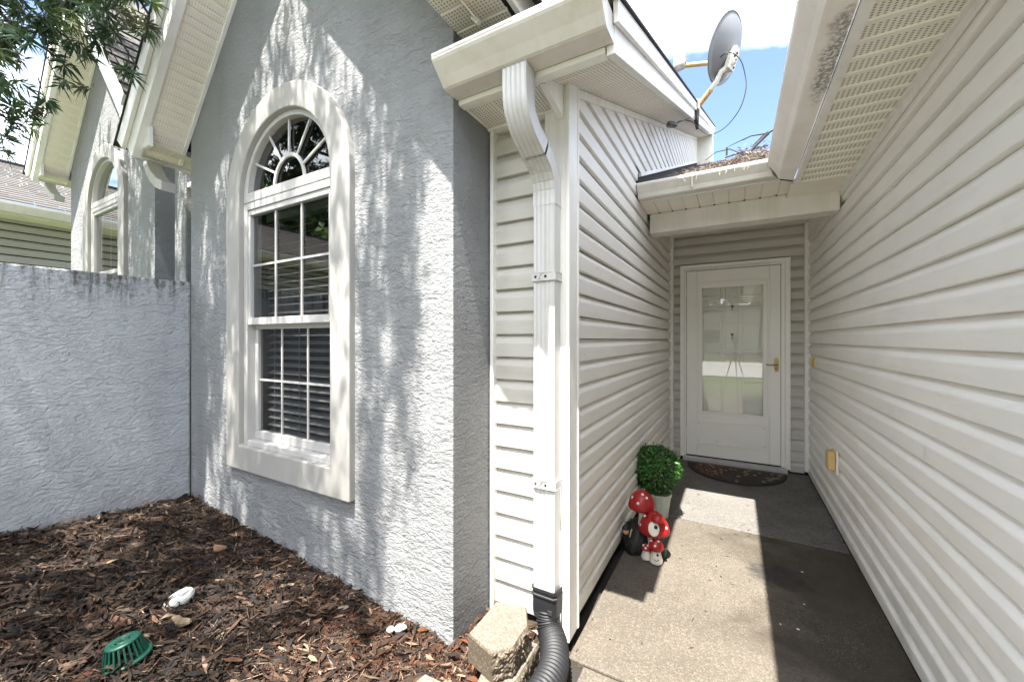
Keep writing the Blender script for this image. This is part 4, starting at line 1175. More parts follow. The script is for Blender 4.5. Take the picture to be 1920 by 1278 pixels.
def cleanout():
    x, y = -2.02, 0.755
    z = gz(x, y) - 0.004
    o = thing("cleanout_cap", "round white plastic pipe cap with raised tab lying in the mulch", "pipe cap", (x, y, z))
    M = Matrix.Rotation(R(16), 3, 'X') @ Matrix.Rotation(R(-6), 3, 'Y')
    MB().lathe([(0.0, -0.01), (0.047, -0.01), (0.050, 0.0), (0.050, 0.016), (0.046, 0.020), (0.042, 0.018), (0.0, 0.018)], (x, y, z), 32, mat=M).build("cap", WHITEP, o)
    MB().lathe([(0.052, 0.004), (0.054, 0.007), (0.052, 0.010)], (x, y, z), 32, mat=M).build("rim", WHITEP, o)
    m = MB(); vs = [M @ Vector((a, b, c)) for a in (-0.022, 0.016) for b in (0.004, 0.040) for c in (0.0185, 0.026)]
    m.add([(x + v.x, y + v.y, z + v.z) for v in vs], [(0,1,3,2),(4,6,7,5),(0,4,5,1),(2,3,7,6),(0,2,6,4),(1,5,7,3)]); m.build("tab", WHITEP, o, bev=0.005)
cleanout()

def white_stone():
    x, y = -1.20, 1.165
    m = MB(); z = gz(x, y)
    for i, (dx, r) in enumerate(((-.018, .016), (.012, .020), (.028, .012))):
        m.lathe([(0, r*.7), (r*.6, r*.55), (r, 0.1*r), (r*.8, -r*.5), (0, -r*.6)], (x + dx, y + dx*0.6, z + 0.012 + 0.004*i), 9, smooth=False)
    tag(m.build("white_stone", WHITEP), "small white broken stone on mulch against the stucco wall", "stone")
white_stone()

# retaining-wall blocks
def block(name_label, pts_top, h, cz, tilt=(0, 0), seed=1):
    """pts_top: world xy polygon (CCW); last two edges split rough"""
    rnd = random.Random(seed)
    m = MB()
    c = Vector((sum(p[0] for p in pts_top) / len(pts_top), sum(p[1] for p in pts_top) / len(pts_top)))
    # densify outline so the split faces can be roughened
    out = []; rough = []
    n = len(pts_top)
    for i in range(n):
        a, b = Vector(pts_top[i][:2]), Vector(pts_top[(i + 1) % n][:2]); rf = pts_top[i][2]
        k = max(2, int((b - a).length / 0.006)) if rf else 3
        for j in range(k):
            out.append(a.lerp(b, j / k)); rough.append(rf and j > 0)
    nz = 17; rings = []
    for q in range(nz):
        z = cz + h * q / (nz - 1); ring = []
        for p, rf in zip(out, rough):
            d = (p - c).normalized(); k = 0
            if rf and 0 < q < nz - 1:
                k = 0.008 * mn.noise(Vector((p.x * 45, p.y * 45, z * 60 + seed))) + 0.007 * mn.noise(Vector((p.x * 120, p.y * 120, z * 140))) + 0.005 * mn.noise(Vector((p.x * 300, p.y * 300, z * 300))) + 0.003
            if q == nz - 1: k = -0.004
            ring.append((p.x + d.x * k, p.y + d.y * k, z + tilt[0] * (p.x - c.x) + tilt[1] * (p.y - c.y)))
        rings.append(ring)
    o = thing("retaining_block", name_label, "block", (c.x, c.y, cz), "tan concrete retaining blocks by the downspout")
    N = len(out)
    body = MB(); body.add([p for r_ in rings for p in r_], [(i*N+j, i*N+(j+1)%N, (i+1)*N+(j+1)%N, (i+1)*N+j) for i in range(nz-1) for j in range(N)])
    body.add(rings[0], [tuple(range(N))[::-1]])
    body.build("block_body", BLOCKSPLIT, o)
    top = MB(); top.add(rings[-1], [tuple(range(N))])
    ins = [(p[0] + (c.x - p[0]) * 0.02, p[1] + (c.y - p[1]) * 0.02, p[2] + 0.003) for p in rings[-1]]
    tm = MB(); tm.add(rings[-1] + ins, [(j, (j+1) % N, N + (j+1) % N, N + j) for j in range(N)]); tm.add(ins, [tuple(range(N))])
    tm.build("block_top", BLOCKM, o)
# top block: corners measured on its upper face
block("upper tan concrete block, tilted on top of the pile beside the stucco corner",
      [(-0.703, 1.108, True), (-0.653, 1.167, True), (-0.658, 1.290, False), (-0.711, 1.376, False), (-0.833, 1.347, False), (-0.825, 1.145, False)], 0.095, 0.108, (0.0, -0.02), 3)
block("lower tan concrete block under the tilted block, beside the black drain pipe",
      [(-0.740, 1.030, True), (-0.655, 1.048, True), (-0.634, 1.17, True), (-0.642, 1.345, False), (-0.77, 1.35, False), (-0.765, 1.15, False)], 0.10, 0.004, (0, 0), 8)
block("tan concrete block lying lowest in the mulch at the bottom of the picture",
      [(-0.83, 0.86, True), (-0.700, 0.905, True), (-0.690, 0.975, False), (-0.770, 1.03, False), (-0.915, 1.02, False), (-0.935, 0.92, False)], 0.10, 0.018, (0, 0), 5)
block("half-hidden tan concrete block wedged between the lowest block and the pile",
      [(-0.685, 0.82, True), (-0.585, 0.85, True), (-0.575, 0.99, False), (-0.675, 1.00, False)], 0.08, 0.006, (0, 0), 6)

def drain_pipe():
    o = thing("drain_pipe", "black corrugated flexible drain pipe attached below the white downspout", "drain pipe", (-0.66, 1.4, 0.0))
    cx = -0.668
    def rect(hx, hy, z, y=1.482, r=0.25):
        return [(cx + hx*u, y + hy*v, z) for u, v in ((-1, -.75), (-.75, -1), (.75, -1), (1, -.75), (1, .75), (.75, 1), (-.75, 1), (-1, .75))]
    m = MB(); m.sweep([rect(.055, .044, .248), rect(.0555, .0445, .235), rect(.053, .042, .232), rect(.053, .042, .222), rect(.0565, .0455, .220), rect(.0565, .0455, .214), rect(.053, .042, .212), rect(.052, .042, .15), rect(.047, .046, .13)], caps=False)
    m.build("adapter", BLACKP, o)
    MB().box((cx + 0.02, 1.4365, .155), (cx + 0.038, 1.4405, .172)).build("adapter_slot", GAP, o)
    # corrugated hose
    P = [Vector(p) for p in ((cx, 1.480, .150), (cx + .006, 1.472, .115), (cx + .026, 1.452, .082), (cx + .062, 1.405, .060), (cx + .092, 1.33, .054), (cx + .100, 1.24, .052), (cx + .085, 1.13, .05), (cx + .045, 1.02, .05), (cx - 0.01, 0.90, .05), (cx - 0.04, 0.7, .048))]
    pts = []; rad = []
    def cr_(p0, p1, p2, p3, t): return 0.5 * ((2*p1) + (-p0 + p2)*t + (2*p0 - 5*p1 + 4*p2 - p3)*t*t + (-p0 + 3*p1 - 3*p2 + p3)*t*t*t)
    fine = []
    for i in range(len(P) - 1):
        for j in range(40):
            fine.append(cr_(P[max(i-1, 0)], P[i], P[i+1], P[min(i+2, len(P)-1)], j / 40))
    s_ = 0; last = fine[0]
    cum = [0]
    for a, b in zip(fine, fine[1:]): cum.append(cum[-1] + (b - a).length)
    step = 0.0028; k = 0; tt = 0
    while tt < cum[-1]:
        while cum[k+1] < tt: k += 1
        fr = (tt - cum[k]) / max(1e-9, cum[k+1] - cum[k]); pts.append(fine[k].lerp(fine[k+1], fr))
        per = 0.011 if tt < 0.12 else 0.0165
        ph = (tt % per) / per
        prof = 1.0 if 0.25 < ph < 0.75 else 0.0
        g_ = min(1.0, tt / 0.12); rad.append((0.043 + 0.010 * g_) + 0.0045 * (prof - 0.5))
        tt += step
    MB().tube(pts, rad, 28, smooth=True).build("hose", BLACKP, o)
drain_pipe()

# ------------------------------------------------------------------ porch things
def boxwood():
    cx, cy, cz, r = -0.470, 2.95, 0.0, 0.158
    o = thing("topiary", "round green boxwood topiary ball in a pale fluted pot", "topiary", (cx, cy, 0))
    m = MB(); n = 48; pr = [(0.058, 0.0), (0.066, 0.005), (0.062, 0.02), (0.066, 0.05), (0.078, 0.14), (0.085, 0.155), (0.088, 0.17), (0.080, 0.17), (0.072, 0.155), (0.0, 0.15)]
    vs = []
    for i, (rr, z) in enumerate(pr):
        for j in range(n):
            k = 1 + (0.045 * math.cos(12 * 2 * math.pi * j / n) if 1 < i < 6 else 0)
            a = 2 * math.pi * j / n; vs.append((cx + rr * k * math.cos(a), cy + rr * k * math.sin(a), z))
    m.add(vs, [(i*n+j, i*n+(j+1)%n, (i+1)*n+(j+1)%n, (i+1)*n+j) for i in range(len(pr)-1) for j in range(n)], True)
    m.build("pot", POTM, o)
    C = Vector((cx - 0.015, cy - 0.01, 0.335))
    MB().lathe([(r * 0.86 * math.sin(math.pi * i / 14), -r * 0.86 * math.cos(math.pi * i / 14)) for i in range(15)], C, 24).build("inner_core", plain("leafy_core", (0.006, 0.014, 0.005), 0.9, 0.4, 30), o)
    N = 5200
    u = rng.normal(size=(N, 3)); u /= np.linalg.norm(u, axis=1, keepdims=True)
    rad = r * (0.86 + 0.15 * rng.random(N) + 0.10 * (rng.random(N) < 0.05)) * (1 + 0.03 * np.sin(u[:, 0] * 9) * np.cos(u[:, 2] * 7))
    c = np.array(C) + u * rad[:, None]
    t = np.cross(u, rng.normal(size=(N, 3))); t /= np.linalg.norm(t, axis=1, keepdims=True)
    d = t * 0.75 + u * rng.uniform(0.1, 0.9, N)[:, None]; d /= np.linalg.norm(d, axis=1, keepdims=True)
    s_ = np.cross(d, u); s_ /= np.linalg.norm(s_, axis=1, keepdims=True)
    L = rng.uniform(0.006, 0.015, N)[:, None]; W = L * 0.5
    V = np.stack([c, c + d * L + s_ * W, c + d * L * 2, c + d * L - s_ * W], 1).reshape(-1, 3)
    F = np.arange(N * 4).reshape(-1, 4)
    g = np.stack([rng.uniform(0.012, 0.06, N), rng.uniform(0.06, 0.17, N), rng.uniform(0.008, 0.03, N)], 1)
    lk_ = link("foliage", np_mesh("foliage", V, F, BOXM, np.repeat(g, 4, 0)), o); lk_["kind"] = "stuff"
boxwood()

def spots(parent, C, prof_r, items, r=0.008):
    """white dots pressed on a cap; items (azimuth deg, elevation deg), cap radii rx, rz"""
    rx, rz = prof_r
    for (az, el) in items:
        a, e = R(az), R(el)
        p = Vector((C[0] + rx * math.cos(e) * math.cos(a), C[1] + rx * math.cos(e) * math.sin(a), C[2] + rz * math.sin(e)))
        nrm = Vector((math.cos(e) * math.cos(a) / rx, math.cos(e) * math.sin(a) / rx, math.sin(e) / rz)).normalized()
        M = nrm.to_track_quat('Z', 'Y').to_matrix()
        MB().lathe([(r, -0.002), (r, 0.001), (r * 0.7, 0.003), (0, 0.0035)], p, 14, mat=M).build("dot", WHITEG, parent)
def cap_prof(rx, rz, under=0.25):
    pr = [(0.0, rz)] + [(rx * math.cos(a), rz * math.sin(a)) for a in [R(90 - 9 * i) for i in range(1, 11)]]
    pr += [(rx * 0.97, -rz * 0.12), (rx * 0.8, -rz * 0.2), (rx * 0.3, -rz * 0.12), (0, -rz * 0.1)]
    return pr
def mushrooms():
    # tall one on a dark mossy stump with a small face
    x, y = -0.490, 2.44
    o = thing("mushroom_figurine", "tall single red mushroom ornament on a dark mossy base with a small peeking face", "garden ornament", (x, y, 0))
    m = MB(); n = 26; vs = []
    lv = [(0.118, 0.0), (0.124, 0.03), (0.112, 0.08), (0.090, 0.12), (0.060, 0.15), (0.03, 0.165), (0.0, 0.168)]
    for i, (r, z) in enumerate(lv):
        for j in range(n):
            a = 2 * math.pi * j / n; k = 1 + 0.22 * mn.noise(Vector((math.cos(a) * 2.2, math.sin(a) * 2.2, z * 14)))
            vs.append((x - 0.012 + r * k * math.cos(a) * 0.85, y + 0.015 + r * k * math.sin(a), z))
    m.add(vs, [(i*n+j, i*n+(j+1)%n, (i+1)*n+(j+1)%n, (i+1)*n+j) for i in range(len(lv)-1) for j in range(n)], True); m.build("mossy_base", MOSS, o)
    # leaf tufts on the base
    mm = MB()
    for k in range(260):
        a = random.uniform(0, 2*math.pi); z = random.uniform(0.01, 0.13); r = 0.122 - 0.40 * max(0, z - 0.05)
        p = Vector((x - 0.012 + r * math.cos(a) * 0.85, y + 0.015 + r * math.sin(a), z)); d = Vector((math.cos(a), math.sin(a), random.uniform(.2, 1.2))).normalized() * 0.012; s_ = d.cross(Vector((random.uniform(-1, 1), random.uniform(-1, 1), 1))).normalized() * 0.004
        mm.add([p, p + d*.5 + s_, p + d, p + d*.5 - s_], [(0, 1, 2, 3)])
    t = mm.build("moss_tuft", plain("moss_tuft", (0.055, 0.060, 0.05), 0.6, 0.5, 60), o); t["kind"] = "stuff"
    MB().tube([(x + 0.012, y - 0.02, 0.10), (x + 0.018, y - 0.022, 0.18), (x + 0.016, y - 0.02, 0.23), (x + 0.010, y - 0.018, 0.268)], [0.030, 0.026, 0.022, 0.028], 14).build("stem", WHITEG, o)
    C = (x + 0.008, y - 0.018, 0.262)
    MB().lathe(cap_prof(0.076, 0.092), C, 32).build("cap", REDG, o)
    spots(o, C, (0.076, 0.092), [(-95, 24), (-140, 38), (-45, 46), (-70, 62), (-165, 12)], 0.0085)
    # small face peeping out at the left
    F = Vector((x - 0.070, y - 0.075, 0.118))
    MB().lathe([(0.0, .021), (.012, .018), (.018, .006), (.017, -.008), (.010, -.018), (0, -.021)], F, 14).build("face", SKIN, o)
    MB().lathe([(0.0, .004), (.004, .002), (.0045, -.002), (0, -.004)], F + Vector((0.004, -0.018, 0.0)), 8).build("nose", SKIN, o)
    MB().lathe([(0.0, .034), (.012, .022), (.021, .010), (.0225, .006), (.017, .006)], F + Vector((-.002, 0.004, .004)), 14).build("hat", MOSS, o)
    MB().tube([F + Vector((.024, -.01, -.026)), F + Vector((.030, -.012, .0)), F + Vector((.036, -.012, .024))], 0.0045, 8).build("pale_leaf", plain("pale_leaf", (0.45, 0.43, 0.25), 0.6, 0.1), o)
    # cluster of three mushrooms with window and smile
    x, y = -0.405, 2.375
    o = thing("mushroom_figurine", "cluster of three red white-dotted mushrooms, biggest with a round window", "garden ornament", (x, y, 0))
    MB().lathe([(0.060, 0.0), (0.062, 0.008), (0.050, 0.016), (0.0, 0.018)], (x, y, 0), 24, sx=1.0, sy=0.8).build("base", MOSS, o)
    MB().tube([(x - 0.01, y + 0.02, 0.01), (x - 0.008, y + 0.018, 0.10), (x - 0.004, y + 0.012, 0.14), (x, y + 0.01, 0.17)], [0.036, 0.030, 0.028, 0.036], 16).build("stem", WHITEG, o)
    C = (x, y + 0.008, 0.158)
    pr = cap_prof(0.086, 0.105); pr = [(r * (0.72 + 0.28 * min(1, max(0, 1 - z / 0.105) ** 0.6)) if z > 0 else r, z) for r, z in pr]
    MB().lathe(pr, C, 32).build("cap", REDG, o)
    spots(o, (C[0], C[1], C[2]), (0.080, 0.104), [(-150, 14), (-152, 48), (-60, 70), (-20, 18), (-170, 70), (-75, -4)], 0.0085)
    # hooded window on the cap
    Wc = Vector((C[0] + 0.012, C[1] - 0.078, C[2] + 0.036)); nrm = Vector((0.15, -0.86, 0.35)).normalized(); M = nrm.to_track_quat('Z', 'Y').to_matrix()
    MB().lathe([(0.029, -0.016), (0.030, 0.003), (0.026, 0.006), (0.0, 0.006)], Wc, 20, sy=1.3, mat=M).build("window", WHITEG, o)
    MB().lathe([(0.0095, 0.005), (0.008, 0.009), (0, 0.0095)], Wc + Vector((0.011, -0.001, 0.012)), 12, mat=M).build("window_pane", MOSS, o)
    Hc = Vector((C[0] + 0.03, C[1] - 0.055, C[2] + 0.082))
    MB().lathe(cap_prof(0.036, 0.034), Hc, 18, sy=1.2).build("window_hood", REDG, o)
    for (dx, dy, h, r, rz) in ((-0.032, -0.045, 0.062, 0.027, 0.026), (0.022, -0.055, 0.086, 0.040, 0.050)):
        MB().lathe([(0.026 if h < .07 else 0.034, 0.006), (0.030 if h < .07 else 0.036, 0.02), (0.020 if h < .07 else .026, h * .7), (0.016, h + 0.006), (0, h + 0.008)], (x + dx, y + dy, 0), 18).build("small_stem", WHITEG, o)
        C2 = (x + dx, y + dy, h); MB().lathe(cap_prof(r, rz), C2, 22).build("small_cap", REDG, o)
        spots(o, C2, (r, rz), [(-90, 30), (-150, 50), (-40, 62)], 0.0065)
    MB().lathe([(0.007, 0), (0.006, 0.003), (0, 0.004)], (x + 0.035, y - 0.087, 0.062), 10, mat=Vector((0.2, -1, 0.1)).normalized().to_track_quat('Z', 'Y').to_matrix()).build("eye", MOSS, o)
    MB().tube([(x + 0.016, y - 0.0895, 0.036), (x + 0.024, y - 0.091, 0.030), (x + 0.034, y - 0.0895, 0.031), (x + 0.042, y - 0.086, 0.038)], 0.0016, 6).build("smile", MOSS, o)
    MB().tube([(x + 0.055, y - 0.02, 0.03), (x + 0.068, y - 0.022, 0.045), (x + 0.066, y - 0.02, 0.07), (x + 0.05, y - 0.018, 0.08)], 0.008, 8).build("handle", MOSS, o)
mushrooms()

def doormat():
    cx, cy = 0.0, 4.375
    o = thing("doormat", "dark half-round rubber doormat with stone pattern before the door", "doormat", (cx, cy, 0))
    rx, ry = 0.415, 0.46
    n = 40
    pr = [(cx + rx * math.cos(-math.pi * i / n), cy + ry * math.sin(-math.pi * i / n)) for i in range(n + 1)]
    MB().prism(pr, lambda p: (*p, 0.001), lambda p: (*p, 0.009)).build("mat_base", plain("mat_rubber", (0.018, 0.014, 0.012), 0.8, 0.4, 30, 0.4, 90), o, bev=0.003)
    m = MB(); ring = []
    MB().tube([(cx + (rx - .02) * math.cos(-math.pi * i / n), cy + (ry - .02) * math.sin(-math.pi * i / n) - 0.005, 0.0095) for i in range(n + 1)], 0.006, 6).build("mat_border", plain("mat_border", (0.022, 0.02, 0.018), 0.7, 0.3), o)
    # pebbles moulded in relief
    pebm = [plain("mat_pebble_red", (0.16, 0.055, 0.035), 0.8, 0.4, 50), plain("mat_pebble_tan", (0.24, 0.17, 0.11), 0.8, 0.4, 50), plain("mat_pebble_dark", (0.06, 0.048, 0.04), 0.8, 0.4, 50)]
    pts = []
    rnd = random.Random(5)
    tries = 0
    while len(pts) < 150 and tries < 9000:
        tries += 1
        x, y = rnd.uniform(-rx, rx), rnd.uniform(-ry, -0.02)
        if (x / (rx - .055)) ** 2 + (y / (ry - .055)) ** 2 > 1: continue
        if any((x - a) ** 2 + (y - b) ** 2 < (0.037) ** 2 for a, b in pts): continue
        if (x - 0.12) ** 2 + (y + 0.33) ** 2 < 0.10 ** 2: continue
        pts.append((x, y))
    shared = [MB().lathe([(0.0185, 0), (0.016, 0.0035), (0.010, 0.005), (0, 0.0055)], n=9).mesh("pebble", mm) for mm in pebm]
    for (x, y) in pts:
        q = link("pebble", shared[0 if x < -0.1 and rnd.random() < .6 else rnd.choice([1, 2, 2])], o, loc=(cx + x, cy + y, 0.0088))
        q.scale = (rnd.uniform(.8, 1.15), rnd.uniform(.75, 1.05), 1)
doormat()

def small_fixtures():
    o = thing("outlet_cover", "yellowed outdoor outlet cover low on the right siding wall", "outlet cover", (0.59, 3.36, 0.45))
    MB().box((0.578, 3.28, 0.366), (0.590, 3.41, 0.526)).build("mount_plate", TRIM, o, bev=0.003)
    m = MB(); m.box((0.536, 3.300, 0.384), (0.577, 3.390, 0.508)); m.build("lid", TANP, o, bev=0.008)
    MB().tube([(0.575, 3.300, 0.510), (0.575, 3.390, 0.510)], 0.005, 8).build("hinge", TANP, o)
    d = thing("doorbell", "small yellow doorbell button on the right wall near the door", "doorbell", (0.59, 4.215, 1.053))
    MB().box((0.580, 4.185, 1.012), (0.592, 4.245, 1.094)).build("bell_plate", YELLOWP, d, bev=0.004)
    MB().lathe([(0.012, 0), (0.011, 0.004), (0, 0.005)], (0.580, 4.215, 1.053), 14, mat=Vector((-1, 0, 0)).to_track_quat('Z', 'Y').to_matrix()).build("button", YELLOWP, d)
small_fixtures()

# ------------------------------------------------------------------ satellite dish, cables
def dish():
    o = thing("satellite_dish", "gray satellite dish on a rusty bent pole at the roof edge", "satellite dish", (-0.33, 4.3, 3.5))
    C = Vector((-0.085, 4.3, 4.03))
    # the dish looks away, to the upper left; we see its back
    nrm = Vector((-0.80, -0.05, 0.30)).normalized()
    nrm = Vector((-0.86, 0.30, 0.36)).normalized()
    M = nrm.to_track_quat('Z', 'Y').to_matrix()
    # long axis roughly vertical and leaning right
    m = MB(); n = 48; pr = []
    for i in range(11):
        r = i / 10; pr.append((0.288 * r, 0.09 * r * r - 0.09))
    pr += [(0.299, 0.002), (0.299, -0.012), (0.290, -0.012)]
    back = [(0.290 * i / 10, 0.09 * (i / 10) ** 2 - 0.100) for i in range(10, -1, -1)]
    m.lathe(pr + back, C, n, sx=0.93, sy=1.0, mat=M)
    m.build("reflector", DISHG, o)
    B = C - nrm * 0.115
    ax, ay = M @ Vector((1, 0, 0)), M @ Vector((0, 1, 0))
    if ay.z < 0: ay = -ay
    hub = B - ay * 0.10
    mm = MB(); vs = []
    side = nrm.cross(ay).normalized()
    for (u, v) in ((-.055, -.09), (.055, -.09), (.06, .05), (.02, .10), (-.04, .10), (-.06, .03)):
        vs.append((u, v))
    mm.prism(vs, lambda p: tuple(hub + side * p[0] + ay * p[1] - nrm * 0.022), lambda p: tuple(hub + side * p[0] + ay * p[1] + nrm * 0.03)); mm.build("mount_bracket", DISHW, o, bev=0.004)
    m = MB()
    for (u, v) in ((0, .05), (0.02, .0), (-0.02, -.05), (.03, -.06), (-.02, .02)): m.lathe([(0.011, 0), (0.009, .006), (0, .007)], hub + side * u + ay * v - nrm * 0.0225, 8, mat=(-nrm).to_track_quat('Z', 'Y').to_matrix())
    m.build("bolt", GALV, o)
    MB().tube([hub - nrm * .03 - ay * .02, Vector((-0.115, 4.26, 3.80)), Vector((-0.150, 4.27, 3.73)), Vector((-0.215, 4.29, 3.655))], 0.024, 14).build("mast", DISHW, o)
    MB().tube([Vector((-0.200, 4.287, 3.672)), Vector((-0.325, 4.31, 3.545))], 0.025, 14).build("mast_foot", RUST, o)
    # foot plate on the fascia
    MB().box((-0.345, 4.22, 3.38), (-0.315, 4.42, 3.58)).build("foot_plate", GALV, o, bev=0.004)
    MB().box((-0.36, 4.25, 3.50), (-0.30, 4.34, 3.60)).build("foot_clamp", DISHW, o, bev=0.006)
    # feed arm and receiver
    A0 = hub + Vector((-0.02, -0.02, -0.02)); A1 = Vector((-0.455, 4.32, 4.01))
    MB().tube([A0, A0.lerp(A1, 0.15)], 0.027, 10).build("arm_socket", GALV, o)
    MB().tube([A0.lerp(A1, 0.12), A1], 0.021, 12).build("feed_arm", plain("tan_rusty_arm", (0.55, 0.36, 0.15), 0.6, 0.3, 16), o)
    MB().tube([A1 + Vector((0.02, 0, 0)), A1 + Vector((-0.04, 0, 0.0)), A1 + Vector((-0.06, 0, 0.03))], [0.030, 0.045, 0.04], 14).build("feed_neck", WHITEP, o)
    m = MB(); m.box((A1.x - 0.085, 4.27, A1.z - 0.02), (A1.x + 0.02, 4.37, A1.z + 0.105)); m.build("receiver", WHITEP, o, bev=0.022)
    MB().box((A1.x + 0.021, 4.285, A1.z + 0.0), (A1.x + 0.034, 4.355, A1.z + 0.09)).build("receiver_face", DISHG, o, bev=0.006)
    # coax loop
    P = [(-0.17, 4.20, 3.86), (-0.09, 4.17, 3.90), (-0.02, 4.17, 3.89), (0.05, 4.18, 3.80), (0.085, 4.2, 3.66), (0.09, 4.2, 3.54), (0.05, 4.22, 3.40), (-0.03, 4.25, 3.30), (-0.12, 4.26, 3.24), (-0.22, 4.27, 3.235), (-0.30, 4.25, 3.30), (-0.36, 4.22, 3.37), (-0.44, 4.1, 3.35), (-0.50, 4.0, 3.28), (-0.55, 3.9, 3.22)]
    sp = []
    P = [Vector(p) for p in P]
    for i in range(len(P) - 1):
        p0, p1, p2, p3 = P[max(i-1, 0)], P[i], P[i+1], P[min(i+2, len(P)-1)]
        for j in range(6):
            t = j / 6; sp.append(0.5 * ((2*p1) + (-p0 + p2)*t + (2*p0 - 5*p1 + 4*p2 - p3)*t*t + (-p0 + 3*p1 - 3*p2 + p3)*t*t*t))
    c = MB().tube(sp, 0.0045, 6); c = tag(c.build("coax_cable", CABLE), "black coaxial cable looping from the dish down to the soffit", "cable")
    c = MB()
    b0 = Vector((-0.44, 3.40, 2.99))
    for k in range(4):
        c.tube([b0 + Vector((0.022 * math.cos(2*math.pi*j/18) * (1 + .2*k), 0.17 * math.sin(2*math.pi*j/18) , 0.17*.41*math.sin(2*math.pi*j/18) - 0.008*k)) for j in range(19)], 0.003, 6)
    c.tube([b0 + Vector((0, .16, .065)), Vector((-0.36, 3.9, 3.25)), Vector((-0.33, 4.2, 3.40))], 0.0045, 6)
    tag(c.build("cable_coil", CABLE), "small coil of black cable hanging under the sloping soffit", "cable")
dish()

# ------------------------------------------------------------------ litter and twigs on the entry roof
def roof_litter():
    zr = lambda x, y: 2.325 + PIT * (y - 2.80)
    N = 1700
    u = rng.random(N)
    x = -0.42 + 0.60 * np.sqrt(u); y = 2.79 + np.abs(rng.normal(0, 0.28, N))
    z = zr(x, y) + 0.008 + np.abs(rng.normal(0, 0.015, N)) * (1 + 1.5 * (x > 0.0))
    a = rng.uniform(0, 2*math.pi, N); t = rng.normal(0, 0.4, N)
    d = np.stack([np.cos(a) * np.cos(t), np.sin(a) * np.cos(t) * 0.6, np.sin(t)], 1); s_ = np.cross(d, rng.normal(size=(N, 3))); s_ /= np.linalg.norm(s_, axis=1, keepdims=True)
    L = rng.uniform(0.008, 0.035, N)[:, None]; W = rng.uniform(0.0006, 0.003, N)[:, None]
    C = np.stack([x, y, z], 1)
    V = np.stack([C - d*L, C + s_*W, C + d*L, C - s_*W], 1).reshape(-1, 3)
    pal = np.array([[.15, .12, .095], [.21, .175, .145], [.07, .055, .045], [.14, .095, .07], [.27, .24, .21]])
    me = np_mesh("roof_litter", V, np.arange(N*4).reshape(-1, 4), LITTERM, np.repeat(pal[rng.choice(5, N)] * rng.uniform(.7, 1.2, (N, 1)), 4, 0))
    o = link("roof_litter", me); o["kind"] = "stuff"; o["label"] = "dry pine needles and leaf litter piled on the entry roof"
    # hanging strands over the gutter face
    m = MB()
    rnd = random.Random(3)
    for k in range(15):
        x0 = rnd.choice([rnd.gauss(0.05, .05), rnd.gauss(-0.08, .03), rnd.uniform(-.4, .1)])
        p = Vector((x0, 2.785, 2.322)); pts = [p]
        for j in range(5): p = p + Vector((rnd.uniform(-.008, .008), rnd.uniform(-.003, .002), -rnd.uniform(.004, .013))); pts.append(p)
        m.tube(pts, 0.0009, 4)
    s = m.build("hanging_strands", plain("pale_strand", (0.62, 0.55, 0.45), 0.8, 0.2)); s["kind"] = "stuff"; s["label"] = "thin pale strands of moss hanging over the entry gutter"
    def br(name_label, paths):
        m = MB()
        for pts, r in paths: m.tube([Vector(p) for p in pts], r, 6)
        tag(m.build("twig", TWIG), name_label, "twig", "fallen twigs on the entry roof")
    br("largest forked dead twig standing up beside the right gutter", [([(0.075, 3.1, 2.47), (0.10, 3.12, 2.53), (0.15, 3.15, 2.59), (0.195, 3.18, 2.645)], [.006, .008, .010, .013]), ([(0.10, 3.12, 2.55), (0.16, 3.1, 2.60), (0.19, 3.1, 2.62)], .003), ([(0.19, 3.18, 2.645), (0.10, 3.2, 2.66), (0.02, 3.25, 2.66), (-0.04, 3.25, 2.64)], [.005, .004, .003, .002]), ([(0.195, 3.18, 2.645), (0.23, 3.18, 2.66)], .006)])
    br("thin bare twig with a stub lying across the litter", [([(-0.20, 3.4, 2.635), (-0.12, 3.3, 2.64), (-0.03, 3.2, 2.60), (0.04, 3.15, 2.53)], [.002, .003, .004, .004]), ([(-0.05, 3.2, 2.56), (-0.048, 3.2, 2.615)], .007), ([(-0.06, 3.2, 2.545), (0.05, 3.2, 2.56), (0.2, 3.22, 2.58)], .005)])
roof_litter()

# small debris on the walk
def debris():
    m = MB(); rnd = random.Random(9)
    for k in range(330):
        x, y = rnd.uniform(-0.5, 0.57), rnd.uniform(1.5, 4.3)
        if x < 0.1 and rnd.random() < .6: continue
        if k % 3 == 0: x = 0.585 - abs(rnd.gauss(0, .02))
        elif k % 7 == 0: x = -0.56 + abs(rnd.gauss(0, .02))
        a = rnd.uniform(0, 6.28); L = rnd.uniform(.004, .022); W = rnd.uniform(.001, .004)
        d = Vector((math.cos(a), math.sin(a), 0)); s_ = Vector((-d.y, d.x, 0)); p = Vector((x, y, 0.0035))
        m.add([p - d*L, p + s_*W + Vector((0, 0, .002)), p + d*L, p - s_*W], [(0, 1, 2, 3)])
    o = m.build("leaf_litter", TWIG); o["kind"] = "stuff"; o["label"] = "scattered dark leaf bits and twigs on the concrete walk"
    m = MB()
    for k in range(5):
        x, y = rnd.uniform(0.1, 0.55), rnd.uniform(1.5, 3.4)
        m.lathe([(0.0, .003), (.004, .002), (.006, 0)], (x, y, 0.001), 7, smooth=False, sx=rnd.uniform(.6, 1.3), sy=rnd.uniform(.5, 1))
    o = m.build("white_pebbles", WHITEP); o["kind"] = "stuff"; o["label"] = "tiny white chips scattered on the shaded walk"
debris()

